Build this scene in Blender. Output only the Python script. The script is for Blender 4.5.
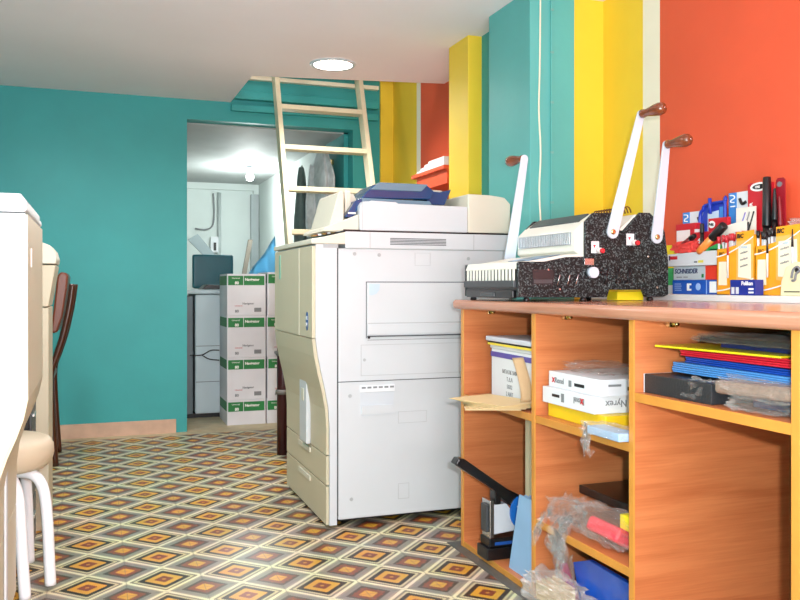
import bpy, bmesh, math, random
from mathutils import Vector, Matrix, noise, Euler
for o in list(bpy.data.objects): bpy.data.objects.remove(o)
SC = bpy.context.scene
COL = SC.collection
PI = math.pi
R = random.Random(7)

# ------------------------------------------------------------------ camera
YAW = math.atan(302/833)
cd = bpy.data.cameras.new('camera'); cam = bpy.data.objects.new('camera', cd); COL.objects.link(cam)
cam.location = (0, 0, .92); cam.rotation_euler = (PI/2, 0, -YAW)
cd.sensor_width = 36; cd.lens = 833*36/800; cd.shift_y = -14/800; cd.clip_start = .02
SC.camera = cam
# ------------------------------------------------------------------ world and lights
w = bpy.data.worlds.new('world'); SC.world = w; w.use_nodes = True
w.node_tree.nodes['Background'].inputs[0].default_value = (.75, .82, .9, 1)
w.node_tree.nodes['Background'].inputs[1].default_value = .5
SC.view_settings.view_transform = 'Standard'; SC.view_settings.look = 'None'
SC.view_settings.exposure = 0.0; SC.view_settings.gamma = 1; SC.view_settings.use_curve_mapping = False

def lamp(name, kind, loc, power, color=(1, 1, 1), rot=(0, 0, 0), size=.1, size_y=None, spot=None):
    l = bpy.data.lights.new(name, kind); l.energy = power; l.color = color
    if kind == 'AREA':
        l.size = size
        if size_y: l.shape = 'RECTANGLE'; l.size_y = size_y
    elif kind in ('POINT', 'SPOT'): l.shadow_soft_size = size
    if spot: l.spot_size = spot; l.spot_blend = .8
    o = bpy.data.objects.new(name, l); COL.objects.link(o); o.location = loc; o.rotation_euler = rot
    return o
lamp('camera_flash', 'POINT', (.07, -.03, 1.0), 152, (.965, 1.0, 1.03), size=.02)
lamp('added_ceiling_fill', 'AREA', (.1, -.9, .75), 150, (.99, .96, .98), rot=(PI-.5, 0, 0), size=2.4, size_y=.9)  # added unseen fill behind the camera, aimed up to brighten the ceiling
lamp('downlight_lamp', 'SPOT', (1.175, 4.286, 2.06), 60, (1, .97, .93), size=.1, spot=2.9)
lamp('downlight_lamp', 'SPOT', (-.2, 1.2, 2.06), 12, (1, .98, .95), size=.1, spot=2.9)
lamp('downlight_lamp', 'SPOT', (.2, 2.9, 2.06), 55, (1, .96, .97), size=.1, spot=2.9)
lamp('downlight_lamp', 'SPOT', (-.3, 4.3, 2.06), 52, (1, .96, .97), size=.1, spot=2.9)
lamp('store_room_lamp', 'POINT', (1.25, 7.3, 1.72), 36, (.93, 1, .98), size=.06)
lamp('mezzanine_lamp', 'POINT', (.2, 4.2, 3.0), 22, (1, .97, .92), size=.1)

# ------------------------------------------------------------------ materials
MATS = {}
def lin(h):
    h = h.lstrip('#'); v = [int(h[i:i+2], 16)/255 for i in (0, 2, 4)]
    return tuple((c/12.92 if c <= .04045 else ((c+.055)/1.055)**2.4) for c in v)
def nodes(m): m.use_nodes = True; return m.node_tree.nodes, m.node_tree.links, m.node_tree.nodes['Principled BSDF']
def mat(name, hexcol, rough=.5, metal=0, var=.05, scale=6, bump=0, coat=0, spec=.5, bscale=60):
    if name in MATS: return MATS[name]
    m = bpy.data.materials.new(name); N, L, B = nodes(m)
    c = lin(hexcol)
    tc = N.new('ShaderNodeTexCoord'); nz = N.new('ShaderNodeTexNoise'); nz.inputs['Scale'].default_value = scale; nz.inputs['Detail'].default_value = 4
    L.new(tc.outputs['Object'], nz.inputs['Vector'])
    rp = N.new('ShaderNodeValToRGB'); L.new(nz.outputs['Fac'], rp.inputs['Fac'])
    rp.color_ramp.elements[0].position = .3; rp.color_ramp.elements[1].position = .7
    rp.color_ramp.elements[0].color = (*[max(0, x*(1-var)) for x in c], 1); rp.color_ramp.elements[1].color = (*[min(1, x*(1+var)) for x in c], 1)
    L.new(rp.outputs['Color'], B.inputs['Base Color'])
    B.inputs['Roughness'].default_value = rough; B.inputs['Metallic'].default_value = metal
    B.inputs['Specular IOR Level'].default_value = spec
    if coat: B.inputs['Coat Weight'].default_value = coat; B.inputs['Coat Roughness'].default_value = .08
    if bump:
        n2 = N.new('ShaderNodeTexNoise'); n2.inputs['Scale'].default_value = bscale; n2.inputs['Detail'].default_value = 3
        L.new(tc.outputs['Object'], n2.inputs['Vector'])
        b = N.new('ShaderNodeBump'); b.inputs['Strength'].default_value = bump; b.inputs['Distance'].default_value = .01
        L.new(n2.outputs['Fac'], b.inputs['Height']); L.new(b.outputs['Normal'], B.inputs['Normal'])
    MATS[name] = m; return m
def wood(name, c1, c2, rough=.38, axis='x', freq=1.0):
    m = bpy.data.materials.new(name); N, L, B = nodes(m)
    tc = N.new('ShaderNodeTexCoord'); mp = N.new('ShaderNodeMapping')
    mp.inputs['Scale'].default_value = (1.2*freq, 1.2*freq, 16*freq) if axis == 'x' else (16, 1.2, 16)
    L.new(tc.outputs['Object'], mp.inputs['Vector'])
    n1 = N.new('ShaderNodeTexNoise'); n1.inputs['Scale'].default_value = 1.6; n1.inputs['Detail'].default_value = 6; n1.inputs['Distortion'].default_value = .8
    L.new(mp.outputs['Vector'], n1.inputs['Vector'])
    mp2 = N.new('ShaderNodeMapping'); mp2.inputs['Scale'].default_value = (8, 8, 260) if axis == 'x' else (260, 8, 260)
    L.new(tc.outputs['Object'], mp2.inputs['Vector'])
    n2 = N.new('ShaderNodeTexNoise'); n2.inputs['Scale'].default_value = 1.; n2.inputs['Detail'].default_value = 2
    L.new(mp2.outputs['Vector'], n2.inputs['Vector'])
    mx = N.new('ShaderNodeMix'); mx.data_type = 'FLOAT'; mx.inputs[0].default_value = .3
    L.new(n1.outputs['Fac'], mx.inputs[2]); L.new(n2.outputs['Fac'], mx.inputs[3])
    rp = N.new('ShaderNodeValToRGB'); rp.color_ramp.elements[0].position = .36; rp.color_ramp.elements[1].position = .62
    rp.color_ramp.elements[0].color = (*lin(c1), 1); rp.color_ramp.elements[1].color = (*lin(c2), 1)
    L.new(mx.outputs[0], rp.inputs['Fac']); L.new(rp.outputs['Color'], B.inputs['Base Color'])
    B.inputs['Roughness'].default_value = rough
    MATS[name] = m; return m
def plastic_film(name, tint=(1, 1, 1), amount=.3, rough=.12):
    m = bpy.data.materials.new(name); N, L, B = nodes(m); out = N['Material Output']
    tr = N.new('ShaderNodeBsdfTransparent'); tr.inputs[0].default_value = (*tint, 1)
    gl = N.new('ShaderNodeBsdfGlossy'); gl.inputs['Roughness'].default_value = rough
    df = N.new('ShaderNodeBsdfDiffuse'); df.inputs[0].default_value = (.85, .82, .78, 1)
    lw = N.new('ShaderNodeLayerWeight'); lw.inputs[0].default_value = .25
    tc = N.new('ShaderNodeTexCoord'); nz = N.new('ShaderNodeTexNoise'); nz.inputs['Scale'].default_value = 45; nz.inputs['Detail'].default_value = 4
    L.new(tc.outputs['Object'], nz.inputs['Vector'])
    bp = N.new('ShaderNodeBump'); bp.inputs['Strength'].default_value = .8; bp.inputs['Distance'].default_value = .01
    L.new(nz.outputs['Fac'], bp.inputs['Height'])
    for s in (gl, df, lw): L.new(bp.outputs['Normal'], s.inputs['Normal'])
    m1 = N.new('ShaderNodeMixShader'); m1.inputs[0].default_value = .55; L.new(df.outputs[0], m1.inputs[1]); L.new(gl.outputs[0], m1.inputs[2])
    ad = N.new('ShaderNodeMath'); ad.operation = 'ADD'; ad.use_clamp = True; ad.inputs[1].default_value = amount; 
    ml = N.new('ShaderNodeMath'); ml.operation = 'MULTIPLY'; ml.inputs[1].default_value = .28
    L.new(lw.outputs['Facing'], ml.inputs[0]); L.new(ml.outputs[0], ad.inputs[0])
    m2 = N.new('ShaderNodeMixShader'); L.new(ad.outputs[0], m2.inputs[0]); L.new(tr.outputs[0], m2.inputs[1]); L.new(m1.outputs[0], m2.inputs[2])
    L.new(m2.outputs[0], out.inputs['Surface']); MATS[name] = m; return m
def speckled(name):
    m = bpy.data.materials.new(name); N, L, B = nodes(m)
    tc = N.new('ShaderNodeTexCoord'); nz = N.new('ShaderNodeTexNoise'); nz.inputs['Scale'].default_value = 230; nz.inputs['Detail'].default_value = 2
    L.new(tc.outputs['Object'], nz.inputs['Vector'])
    rp = N.new('ShaderNodeValToRGB'); rp.color_ramp.elements[0].position = .53; rp.color_ramp.elements[1].position = .64
    rp.color_ramp.elements[0].color = (.003, .005, .006, 1); rp.color_ramp.elements[1].color = (.10, .135, .14, 1)
    L.new(nz.outputs['Fac'], rp.inputs['Fac']); L.new(rp.outputs['Color'], B.inputs['Base Color'])
    b = N.new('ShaderNodeBump'); b.inputs['Strength'].default_value = .35; b.inputs['Distance'].default_value = .002
    L.new(nz.outputs['Fac'], b.inputs['Height']); L.new(b.outputs['Normal'], B.inputs['Normal'])
    B.inputs['Roughness'].default_value = .42; B.inputs['Specular IOR Level'].default_value = .3; MATS[name] = m; return m
def emit(name, col, s):
    m = bpy.data.materials.new(name); N, L, B = nodes(m)
    B.inputs['Emission Color'].default_value = (*col, 1); B.inputs['Emission Strength'].default_value = s; MATS[name] = m; return m

def floor_material():
    """cement tiles: a lattice of stepped diamonds, two kinds alternating"""
    m = bpy.data.materials.new('patterned_cement_tile'); N, L, B = nodes(m)
    P = .226; X0, Y0 = .195-.113*1, 2.712
    def M(op, a, b=None, c=None):
        n = N.new('ShaderNodeMath'); n.operation = op
        for i, v in enumerate((a, b, c)):
            if v is None: continue
            if isinstance(v, (int, float)): n.inputs[i].default_value = v
            else: L.new(v, n.inputs[i])
        return n.outputs[0]
    tc = N.new('ShaderNodeTexCoord'); sp = N.new('ShaderNodeSeparateXYZ'); L.new(tc.outputs['Object'], sp.inputs[0])
    def quant(v, n): return M('DIVIDE', M('ADD', M('FLOOR', M('MULTIPLY', v, n)), .5), n)
    u = quant(M('DIVIDE', M('SUBTRACT', sp.outputs['X'], .195), P), 40)
    v = quant(M('DIVIDE', M('SUBTRACT', sp.outputs['Y'], Y0), P), 40)
    def cell(a): return M('ABSOLUTE', M('SUBTRACT', M('FRACT', M('ADD', a, .5)), .5))
    dA = M('MULTIPLY', M('ADD', cell(u), cell(v)), 2)       # 0 at centre of kind A, 1 at its border
    dB = M('SUBTRACT', 2, dA)                                # 0 at centre of kind B
    pi = M('MINIMUM', cell(u), cell(v)); px = M('MAXIMUM', cell(u), cell(v))
    def ramp(fac, stops):
        r = N.new('ShaderNodeValToRGB'); r.color_ramp.interpolation = 'CONSTANT'
        e = r.color_ramp.elements
        e[0].position = 0; e[0].color = (*lin(stops[0][1]), 1); e[1].position = stops[1][0]; e[1].color = (*lin(stops[1][1]), 1)
        for p, h in stops[2:]:
            x = e.new(p); x.color = (*lin(h), 1)
        L.new(fac, r.inputs['Fac']); return r.outputs['Color']
    cA = ramp(dA, [(0, '#C98A2A'), (.07, '#8A3F22'), (.28, '#D9A030'), (.52, '#3A2C24'), (.70, '#CFC294'), (.80, '#8A826E'), (.92, '#E9DFB6')])
    cB = ramp(dB, [(0, '#D9A032'), (.26, '#8C4A2E'), (.50, '#56473A'), (.60, '#8F8A7C'), (.80, '#A29A86'), (.92, '#E9DFB6')])
    mx = N.new('ShaderNodeMix'); mx.data_type = 'RGBA'; L.new(M('LESS_THAN', dA, 1), mx.inputs[0]); L.new(cB, mx.inputs[6]); L.new(cA, mx.inputs[7])
    # wear and thin tile joints
    nz = N.new('ShaderNodeTexNoise'); nz.inputs['Scale'].default_value = 9; nz.inputs['Detail'].default_value = 6; L.new(tc.outputs['Object'], nz.inputs['Vector'])
    wr = N.new('ShaderNodeMix'); wr.data_type = 'RGBA'; wr.blend_type = 'MULTIPLY'; wr.inputs[0].default_value = .45
    L.new(mx.outputs[2], wr.inputs[6]); L.new(nz.outputs['Color'], wr.inputs[7])
    hs = N.new('ShaderNodeHueSaturation'); hs.inputs['Value'].default_value = 1.06; L.new(wr.outputs[2], hs.inputs['Color'])
    gx = M('ABSOLUTE', M('SUBTRACT', M('FRACT', M('ADD', M('DIVIDE', M('SUBTRACT', sp.outputs['X'], .195+.113), P), .5)), .5))
    gy = M('ABSOLUTE', M('SUBTRACT', M('FRACT', M('ADD', M('DIVIDE', M('SUBTRACT', sp.outputs['Y'], Y0+.113), P), .5)), .5))
    joint = M('LESS_THAN', M('MINIMUM', gx, gy), .006)
    j = N.new('ShaderNodeMix'); j.data_type = 'RGBA'; L.new(M('MULTIPLY', joint, .5), j.inputs[0]); L.new(hs.outputs['Color'], j.inputs[6]); j.inputs[7].default_value = (.09, .08, .07, 1)
    L.new(j.outputs[2], B.inputs['Base Color']); B.inputs['Roughness'].default_value = .38
    return m

TEAL = mat('teal_wall_paint', '#329C9C', .55, var=.05, scale=3, bump=.12, bscale=14)
TEAL_SHEEN = mat('teal_wall_paint_flash_sheen', '#5BAFAB', .5, var=.05, scale=3, bump=.12, bscale=14)  # same teal paint, with the flash sheen put into its colour
YEL = mat('yellow_wall_paint', '#F2CB36', .55, var=.04, scale=3, bump=.12, bscale=14)
RED = mat('orange_red_wall_paint', '#DB5634', .55, var=.04, scale=3, bump=.12, bscale=14)
CREAMP = mat('cream_wall_paint', '#EFE7D0', .55, var=.03)
CEIL = mat('white_ceiling_paint', '#F0E8EC', .8, var=.02, scale=2)
PALEW = mat('pale_store_wall', '#C9D2CF', .7, var=.05, scale=2)
WOODP = wood('cherry_laminate', '#B4653A', '#C87A4A')
WOODE = mat('amber_edge_band', '#C98838', .4, var=.06, scale=20)
WOODT = wood('counter_top_laminate', '#AA735A', '#BA866C', .18)
BRASS = mat('brass', '#D9C38A', .2, 1)
STEEL = mat('steel', '#C9CBCB', .25, 1)
BLK = mat('black_plastic', '#121214', .3, var=.1)
DGREY = mat('dark_grey_plastic', '#3A3D40', .4)
CW = mat('machine_white_plastic', '#C6CACD', .4, var=.01)
CB = mat('machine_beige_plastic', '#C4BBA0', .45, var=.015)
CC = mat('machine_cream_plastic', '#D2CDBB', .45, var=.015)
SEAM = mat('seam_dark', '#4A4D50', .6)
SEAML = mat('seam_light', '#A9ACAD', .6)
ENAMW = mat('white_enamel', '#C0CAD4', .3, var=.01)
DWOOD = mat('varnished_walnut', '#7A3C1C', .18, var=.35, scale=30, coat=.6)
PAPW = mat('white_paper', '#D9DCDF', .6, var=.02)
INK = mat('black_ink', '#1A1A1C', .6)
INKG = mat('grey_ink', '#7C7F82', .6)
INKW = mat('white_ink', '#F2F2EE', .6)
INKR = mat('red_ink', '#C8202A', .6)
GREEN = mat('carton_green', '#1F7A3C', .55)
FILM = plastic_film('clear_plastic_film', amount=.07, rough=.08)
FILM2 = plastic_film('milky_plastic_film', amount=.3, rough=.25)
SPK = speckled('black_hammered_enamel')

# ------------------------------------------------------------------ builders
class MB:
    """collects geometry, in world coordinates, for one mesh object"""
    def __init__(s): s.bm = bmesh.new(); s.m = []
    def mi(s, m):
        if m not in s.m: s.m.append(m)
        return s.m.index(m)
    def _tag(s, faces, m, smooth=False):
        i = s.mi(m)
        for f in faces: f.material_index = i; f.smooth = smooth
    def add(s, verts, faces, m, smooth=False):
        vs = [s.bm.verts.new(v) for v in verts]
        fs = []
        for f in faces:
            try: fs.append(s.bm.faces.new([vs[i] for i in f]))
            except ValueError: pass
        s._tag(fs, m, smooth); return vs, fs
    def box(s, x0, x1, y0, y1, z0, z1, m, bev=0, seg=2, M=None):
        t = bmesh.new(); bmesh.ops.create_cube(t, size=1)
        for v in t.verts: v.co = Vector(((x0+x1)/2+v.co.x*(x1-x0), (y0+y1)/2+v.co.y*(y1-y0), (z0+z1)/2+v.co.z*(z1-z0)))
        if bev:
            bev = min(bev, .45*min(abs(x1-x0), abs(y1-y0), abs(z1-z0)))
            bmesh.ops.bevel(t, geom=t.edges[:], offset=bev, segments=seg, affect='EDGES', profile=.6)
        s.merge(t, m, M); return s
    def merge(s, t, m, M=None, smooth=False):
        if M: bmesh.ops.transform(t, matrix=M, verts=t.verts)
        t.verts.index_update(); vs = [s.bm.verts.new(v.co) for v in t.verts]; fs = []
        for f in t.faces:
            try: fs.append(s.bm.faces.new([vs[v.index] for v in f.verts]))
            except ValueError: pass
        s._tag(fs, m, smooth); t.free()
    def prism(s, poly, axis, a0, a1, m, bev=0, M=None, smooth=False):
        """extrude a 2-D outline; axis y: poly is (x,z); axis x: (y,z); axis z: (x,y)"""
        f = {'y': lambda p, a: (p[0], a, p[1]), 'x': lambda p, a: (a, p[0], p[1]), 'z': lambda p, a: (p[0], p[1], a)}[axis]
        t = bmesh.new(); A = [t.verts.new(f(p, a0)) for p in poly]; B = [t.verts.new(f(p, a1)) for p in poly]
        n = len(poly); t.faces.new(A); t.faces.new(B[::-1])
        for i in range(n): t.faces.new([A[i], B[i], B[(i+1) % n], A[(i+1) % n]])
        bmesh.ops.recalc_face_normals(t, faces=t.faces)
        if bev:
            es = [e for e in t.edges if len(e.link_faces) == 2 and e.calc_face_angle(0) > .5]
            bmesh.ops.bevel(t, geom=es, offset=bev, segments=2, affect='EDGES', profile=.6)
        s.merge(t, m, M, smooth); return s
    def cyl(s, p0, p1, r, m, r1=None, n=16, cap=True):
        s.tube([p0, p1], [r, r if r1 is None else r1], m, n, cap); return s
    def tube(s, pts, r, m, n=12, cap=True):
        P = [Vector(p) for p in pts]; k = len(P)
        rr = r if isinstance(r, (list, tuple)) else [r]*k
        rings = []; up = None
        for i, p in enumerate(P):
            d = (P[min(i+1, k-1)]-P[max(i-1, 0)]).normalized()
            if up is None:
                up = Vector((0, 0, 1)) if abs(d.z) < .9 else Vector((1, 0, 0))
            a = d.cross(up).normalized(); b = a.cross(d).normalized(); up = b
            rings.append([s.bm.verts.new(p+(a*math.cos(2*PI*j/n)+b*math.sin(2*PI*j/n))*rr[i]) for j in range(n)])
        fs = []
        for i in range(k-1):
            for j in range(n): fs.append(s.bm.faces.new([rings[i][j], rings[i][(j+1) % n], rings[i+1][(j+1) % n], rings[i+1][j]]))
        s._tag(fs, m, True)
        if cap: s._tag([s.bm.faces.new(rings[0][::-1]), s.bm.faces.new(rings[-1])], m)
        return s
    def lathe(s, prof, origin, m, axis=(0, 0, 1), n=24):
        """prof: (radius, height) pairs along axis"""
        d = Vector(axis).normalized(); o = Vector(origin)
        up = Vector((0, 0, 1)) if abs(d.z) < .9 else Vector((1, 0, 0)); a = d.cross(up).normalized(); b = a.cross(d).normalized()
        rings = [[s.bm.verts.new(o+d*h+(a*math.cos(2*PI*j/n)+b*math.sin(2*PI*j/n))*max(r, .0004)) for j in range(n)] for r, h in prof]; fs = []
        for i in range(len(prof)-1):
            for j in range(n): fs.append(s.bm.faces.new([rings[i][j], rings[i][(j+1) % n], rings[i+1][(j+1) % n], rings[i+1][j]]))
        s._tag(fs, m, True); s._tag([s.bm.faces.new(rings[0][::-1]), s.bm.faces.new(rings[-1])], m)
        return s
    def grid(s, f, nu, nv, m, smooth=True, thick=0):
        vs = [[s.bm.verts.new(f(i/nu, j/nv)) for j in range(nv+1)] for i in range(nu+1)]; fs = []
        for i in range(nu):
            for j in range(nv): fs.append(s.bm.faces.new([vs[i][j], vs[i+1][j], vs[i+1][j+1], vs[i][j+1]]))
        s._tag(fs, m, smooth)
        if thick:
            r = bmesh.ops.solidify(s.bm, geom=fs, thickness=thick)
            s._tag([g for g in r['geom'] if isinstance(g, bmesh.types.BMFace)], m, smooth)
        return s
    def build(s, name, parent=None, local=False):
        me = bpy.data.meshes.new(name); bmesh.ops.recalc_face_normals(s.bm, faces=s.bm.faces); s.bm.to_mesh(me); s.bm.free()
        for m in s.m: me.materials.append(m)
        o = bpy.data.objects.new(name, me); COL.objects.link(o)
        if parent: adopt(o, parent)
        return o
def wpos(p):
    v = Vector((0, 0, 0))
    while p: 
        v = v+p.location+p.matrix_parent_inverse.translation if p.parent else v+p.location
        p = p.parent
    return v
def adopt(o, parent):
    o.parent = parent; o.matrix_parent_inverse = Matrix.Translation(-wpos(parent))
def thing(name, label, cat, loc, group=None):
    o = bpy.data.objects.new(name, None); COL.objects.link(o); o.location = loc; o.empty_display_size = .05
    o['label'] = label; o['category'] = cat
    if group: o['group'] = group
    return o
def tag(o, label, cat, group=None, kind=None):
    if label: o['label'] = label
    if cat: o['category'] = cat
    if group: o['group'] = group
    if kind: o['kind'] = kind
    return o
def struct(mb, name, label=None, cat=None):
    o = mb.build(name); o['kind'] = 'structure'
    if label: o['label'] = label
    if cat: o['category'] = cat
    return o
def text_mesh(s, size, m, loc, face, bold=0, extr=.0004, align='LEFT', shear=0, spin=0, sx=1):
    """a mesh of raised lettering. face: 'y' faces -Y, 'x' faces -X, 'z' faces up, 'X' faces +X"""
    c = bpy.data.curves.new('t', 'FONT'); c.body = s; c.size = size; c.extrude = extr; c.offset = bold; c.align_x = align; c.shear = shear; c.resolution_u = 2
    o = bpy.data.objects.new('t', c); COL.objects.link(o)
    dg = bpy.context.evaluated_depsgraph_get(); me = bpy.data.meshes.new_from_object(o.evaluated_get(dg))
    rot = {'y': Euler((PI/2, 0, 0)), 'x': Euler((PI/2, 0, -PI/2)), 'X': Euler((PI/2, 0, PI/2)), 'z': Euler((0, 0, 0))}[face].to_matrix().to_4x4()
    Mx = Matrix.Translation(loc) @ rot @ Matrix.Rotation(spin, 4, 'Z') @ Matrix.Diagonal((sx, 1, 1, 1))
    me.transform(Mx); me.materials.clear(); me.materials.append(m)
    bpy.data.objects.remove(o); bpy.data.curves.remove(c)
    return me
def lettering(s, size, m, loc, face, parent, name='lettering', **k):
    o = bpy.data.objects.new(name, text_mesh(s, size, m, loc, face, **k)); COL.objects.link(o); adopt(o, parent); return o
def copy_tree(o, parent=None):
    c = o.copy(); COL.objects.link(c)
    if parent: c.parent = parent
    for ch in [x for x in bpy.data.objects if x.parent == o]: copy_tree(ch, c)
    return c
def crumple(name, c, size, m, seed=0, amp=.25, sub=4, rot=0, floor=None, parent=None, yl=None):
    t = bmesh.new(); bmesh.ops.create_icosphere(t, subdivisions=sub, radius=1)
    for v in t.verts:
        n = v.co.normalized(); q = n*2.2+Vector((seed*7.3, seed*3.1, 0))
        r = 1+amp*(abs(noise.noise(q))*1.6-.3)+amp*.7*(abs(noise.noise(q*2.7))-.2)+amp*.35*(abs(noise.noise(q*6.5))-.2)
        e = Vector([math.copysign(abs(x)**.7, x) for x in n])
        v.co = Vector((e.x*size[0]*r, e.y*size[1]*r, e.z*size[2]*r))
    bmesh.ops.transform(t, matrix=Matrix.Translation(c) @ Matrix.Rotation(rot, 4, 'Z'), verts=t.verts)
    if floor is not None:
        for v in t.verts: v.co.z = max(v.co.z, floor+.001)
    if yl:
        for v in t.verts: v.co.y = min(max(v.co.y, yl[0]), yl[1])
    b = MB(); b.merge(t, m, smooth=False); return b.build(name, parent)
def film_strand(pts, wid, m, name, seed=0, parent=None):
    """a crinkled ribbon of film along a path"""
    P = [Vector(p) for p in pts]
    def f(u, v):
        x = u*(len(P)-1); i = min(int(x), len(P)-2); p = P[i].lerp(P[i+1], x-i)
        n = noise.noise_vector(Vector((u*9, v*7, seed)))*wid*.5
        return p+Vector((0, 0, 0))+Vector((.15*(v-.5)*wid, (v-.5)*wid, .3*wid*math.sin(v*14+u*9)))+n
    return MB().grid(f, 26, 10, m, smooth=False).build(name, parent)

# ================================================================== SETTING
ZC = 2.10
struct(MB().box(-1.3, 2.1, -1.5, 5.30, -.1, 0, floor_material()), 'floor', 'patterned cement tile floor with diamonds of ochre brown and grey', 'floor')
STONE = mat('beige_stone', '#B9AB8A', .5, var=.1, scale=12)
struct(MB().box(-1.3, 2.1, 5.30, 9.0, -.1, 0, STONE), 'floor', 'plain beige stone floor in the doorway to the store room', 'floor')
DTILE = mat('dark_grey_tile', '#55534E', .45, var=.15, scale=15)
struct(MB().box(1.175, 1.97, -1.5, 2.75, 0, .0012, DTILE), 'trim_1', 'dark grey tile border of the floor along the wooden counter', 'floor border')
# ceiling slab with the opening for the ladder
cb = MB(); cb.prism([(-1.3, -1.5), (2.1, -1.5), (2.1, 4.44), (1.75, 4.51), (.813, 4.683), (.80, 5.42), (-1.3, 5.42)], 'z', ZC, ZC+.14, CEIL)
struct(cb, 'ceiling', 'white ceiling slab with an opening for the ladder', 'ceiling')
struct(MB().box(-1.3, 2.1, 3.0, 5.6, 3.3, 3.4, CEIL), 'ceiling', 'upper ceiling above the ladder opening', 'ceiling')
struct(MB().box(-1.35, -1.2, -1.5, 5.5, 0, 3.3, TEAL), 'wall_left', 'teal wall on the left side behind the machines', 'wall')
# back wall at Y=5.4 with doorway
bw = MB(); bw.box(-1.3, .528, 5.4, 5.52, .085, ZC, TEAL); bw.box(-1.3, .528, 5.4, 5.52, ZC, 3.3, TEAL); bw.box(.528, 1.62, 5.4, 5.52, 1.975, 3.3, TEAL)
bw.box(1.62, 1.81, 5.4, 5.52, 0, 3.3, TEAL); bw.box(.46, .528, 5.4, 5.52, 0, .085, TEAL)
struct(bw, 'wall_back', 'teal back wall with the doorway to the store room', 'wall')
struct(MB().box(.8, 1.79, 5.34, 5.4, 2.115, 2.17, TEAL, .01).box(.8, 1.79, 5.36, 5.4, 2.04, 2.085, TEAL, .01), 'trim_2', 'stepped teal beam moulding above the doorway', 'moulding')
struct(MB().box(.8, 1.79, 5.36, 5.4, 2.25, 2.275, CREAMP), 'trim_3', 'white strip at the top of the teal beam', 'moulding')
struct(MB().box(-1.2, .46, 5.385, 5.4, 0, .085, mat('rosy_stone', '#C8A58C', .5, var=.12, scale=10)), 'baseboard_back', 'rosy beige stone baseboard below the teal back wall', 'baseboard')
struct(MB().box(1.81, 1.9, 5.38, 5.52, 0, 3.3, YEL), 'wall_back', 'narrow yellow end of the back wall in the corner', 'wall')
# right wall, stripes of paint are separate plastered stretches
struct(MB().box(1.97, 2.1, -1.5, 2.59, 0, ZC, RED), 'wall_right', 'orange red stretch of the right wall above the counter', 'wall')
struct(MB().box(1.97, 2.1, 2.59, 2.693, 0, ZC, CREAMP), 'wall_right', 'narrow cream stripe of wall between red and yellow', 'wall')
struct(MB().box(1.97, 2.1, 2.693, 2.96, 0, ZC, YEL).box(1.825, 2.1, 2.96, 3.3, 0, ZC, YEL), 'wall_right', 'yellow stretch of the right wall beside the cream stripe', 'wall')
struct(MB().box(1.705, 1.825, 2.95, 3.3, 0, ZC, TEAL_SHEEN).box(1.61, 1.71, 2.93, 3.3, 0, ZC, TEAL_SHEEN, .004), 'wall_right', 'teal pilaster of the right wall behind the binding machine', 'wall')
struct(MB().box(1.705, 2.1, 3.3, 3.57, 0, ZC, TEAL), 'wall_right', 'narrow teal recess beside the yellow pilaster', 'wall')
struct(MB().box(1.635, 2.1, 3.57, 3.80, 0, ZC, YEL, .004), 'wall_right', 'yellow pilaster of the right wall behind the copier', 'wall')
struct(MB().box(1.9, 2.1, 3.8, 4.86, 0, 3.3, RED), 'wall_right', 'orange red niche of the right wall beyond the yellow pilaster', 'wall')
struct(MB().box(1.9, 2.1, 4.86, 4.93, 0, 3.3, CREAMP), 'wall_right', 'thin cream stripe of wall near the back corner', 'wall')
struct(MB().box(1.9, 2.1, 4.93, 5.52, 0, 3.3, YEL), 'wall_right', 'yellow stretch of wall in the back corner', 'wall')
struct(MB().box(-1.3, 2.1, 2.95, 3.0, ZC+.14, 3.4, CREAMP), 'wall_front', 'cream wall of the mezzanine above', 'wall')
# store room shell
struct(MB().box(-.2, 1.7, 5.52, 8.7, 1.965, 2.02, mat('store_ceiling_paint', '#A9ADAC', .7)), 'ceiling', 'low grey ceiling of the store room', 'ceiling')
struct(MB().box(-.2, 1.75, 8.62, 8.7, 0, 2.0, PALEW), 'wall_back', 'pale wall at the end of the store room', 'wall')
struct(MB().box(1.59, 1.75, 5.52, 6.12, 0, 1.98, TEAL), 'wall_right', 'teal stretch of the store room wall behind the jacket', 'wall')
struct(MB().box(1.56, 1.75, 6.12, 8.7, 0, 1.98, PALEW), 'wall_right', 'pale store room wall beyond the jacket', 'wall')
struct(MB().box(-.3, -.2, 5.52, 8.7, 0, 2.0, PALEW), 'wall_left', 'pale left wall of the store room', 'wall')
struct(MB().box(1.505, 1.56, 8.58, 8.62, 1.86, 1.965, PALEW).box(-.2, 1.505, 8.58, 8.62, 1.90, 1.965, PALEW), 'trim_4', 'pale cornice at the top of the store room wall', 'cornice')

# ================================================================== DOWNLIGHT
def downlight(x, y, label):
    t = thing('recessed_downlight', label, 'ceiling light', (x, y, ZC), 'recessed ceiling downlights')
    b = MB(); ring = [(math.cos(a*PI/16), math.sin(a*PI/16)) for a in range(32)]
    vs = [(x+c*r, y+s_*r, z) for r, z in ((.125, ZC-.001), (.118, ZC-.008), (.105, ZC-.008), (.1, ZC-.001)) for c, s_ in ring]
    fs = [(k*32+i, k*32+(i+1) % 32, (k+1)*32+(i+1) % 32, (k+1)*32+i) for k in range(3) for i in range(32)]
    b.add(vs, fs, ENAMW, True); b.build('rim', t)
    MB().lathe([(.0, 0), (.102, 0), (.102, .004)], (x, y, ZC-.006), emit_l, n=32).build('diffuser', t)
emit_l = emit('lamp_glow', (1, .93, .8), 14)
downlight(1.175, 4.286, 'round recessed ceiling downlight glowing near the ladder')

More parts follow.
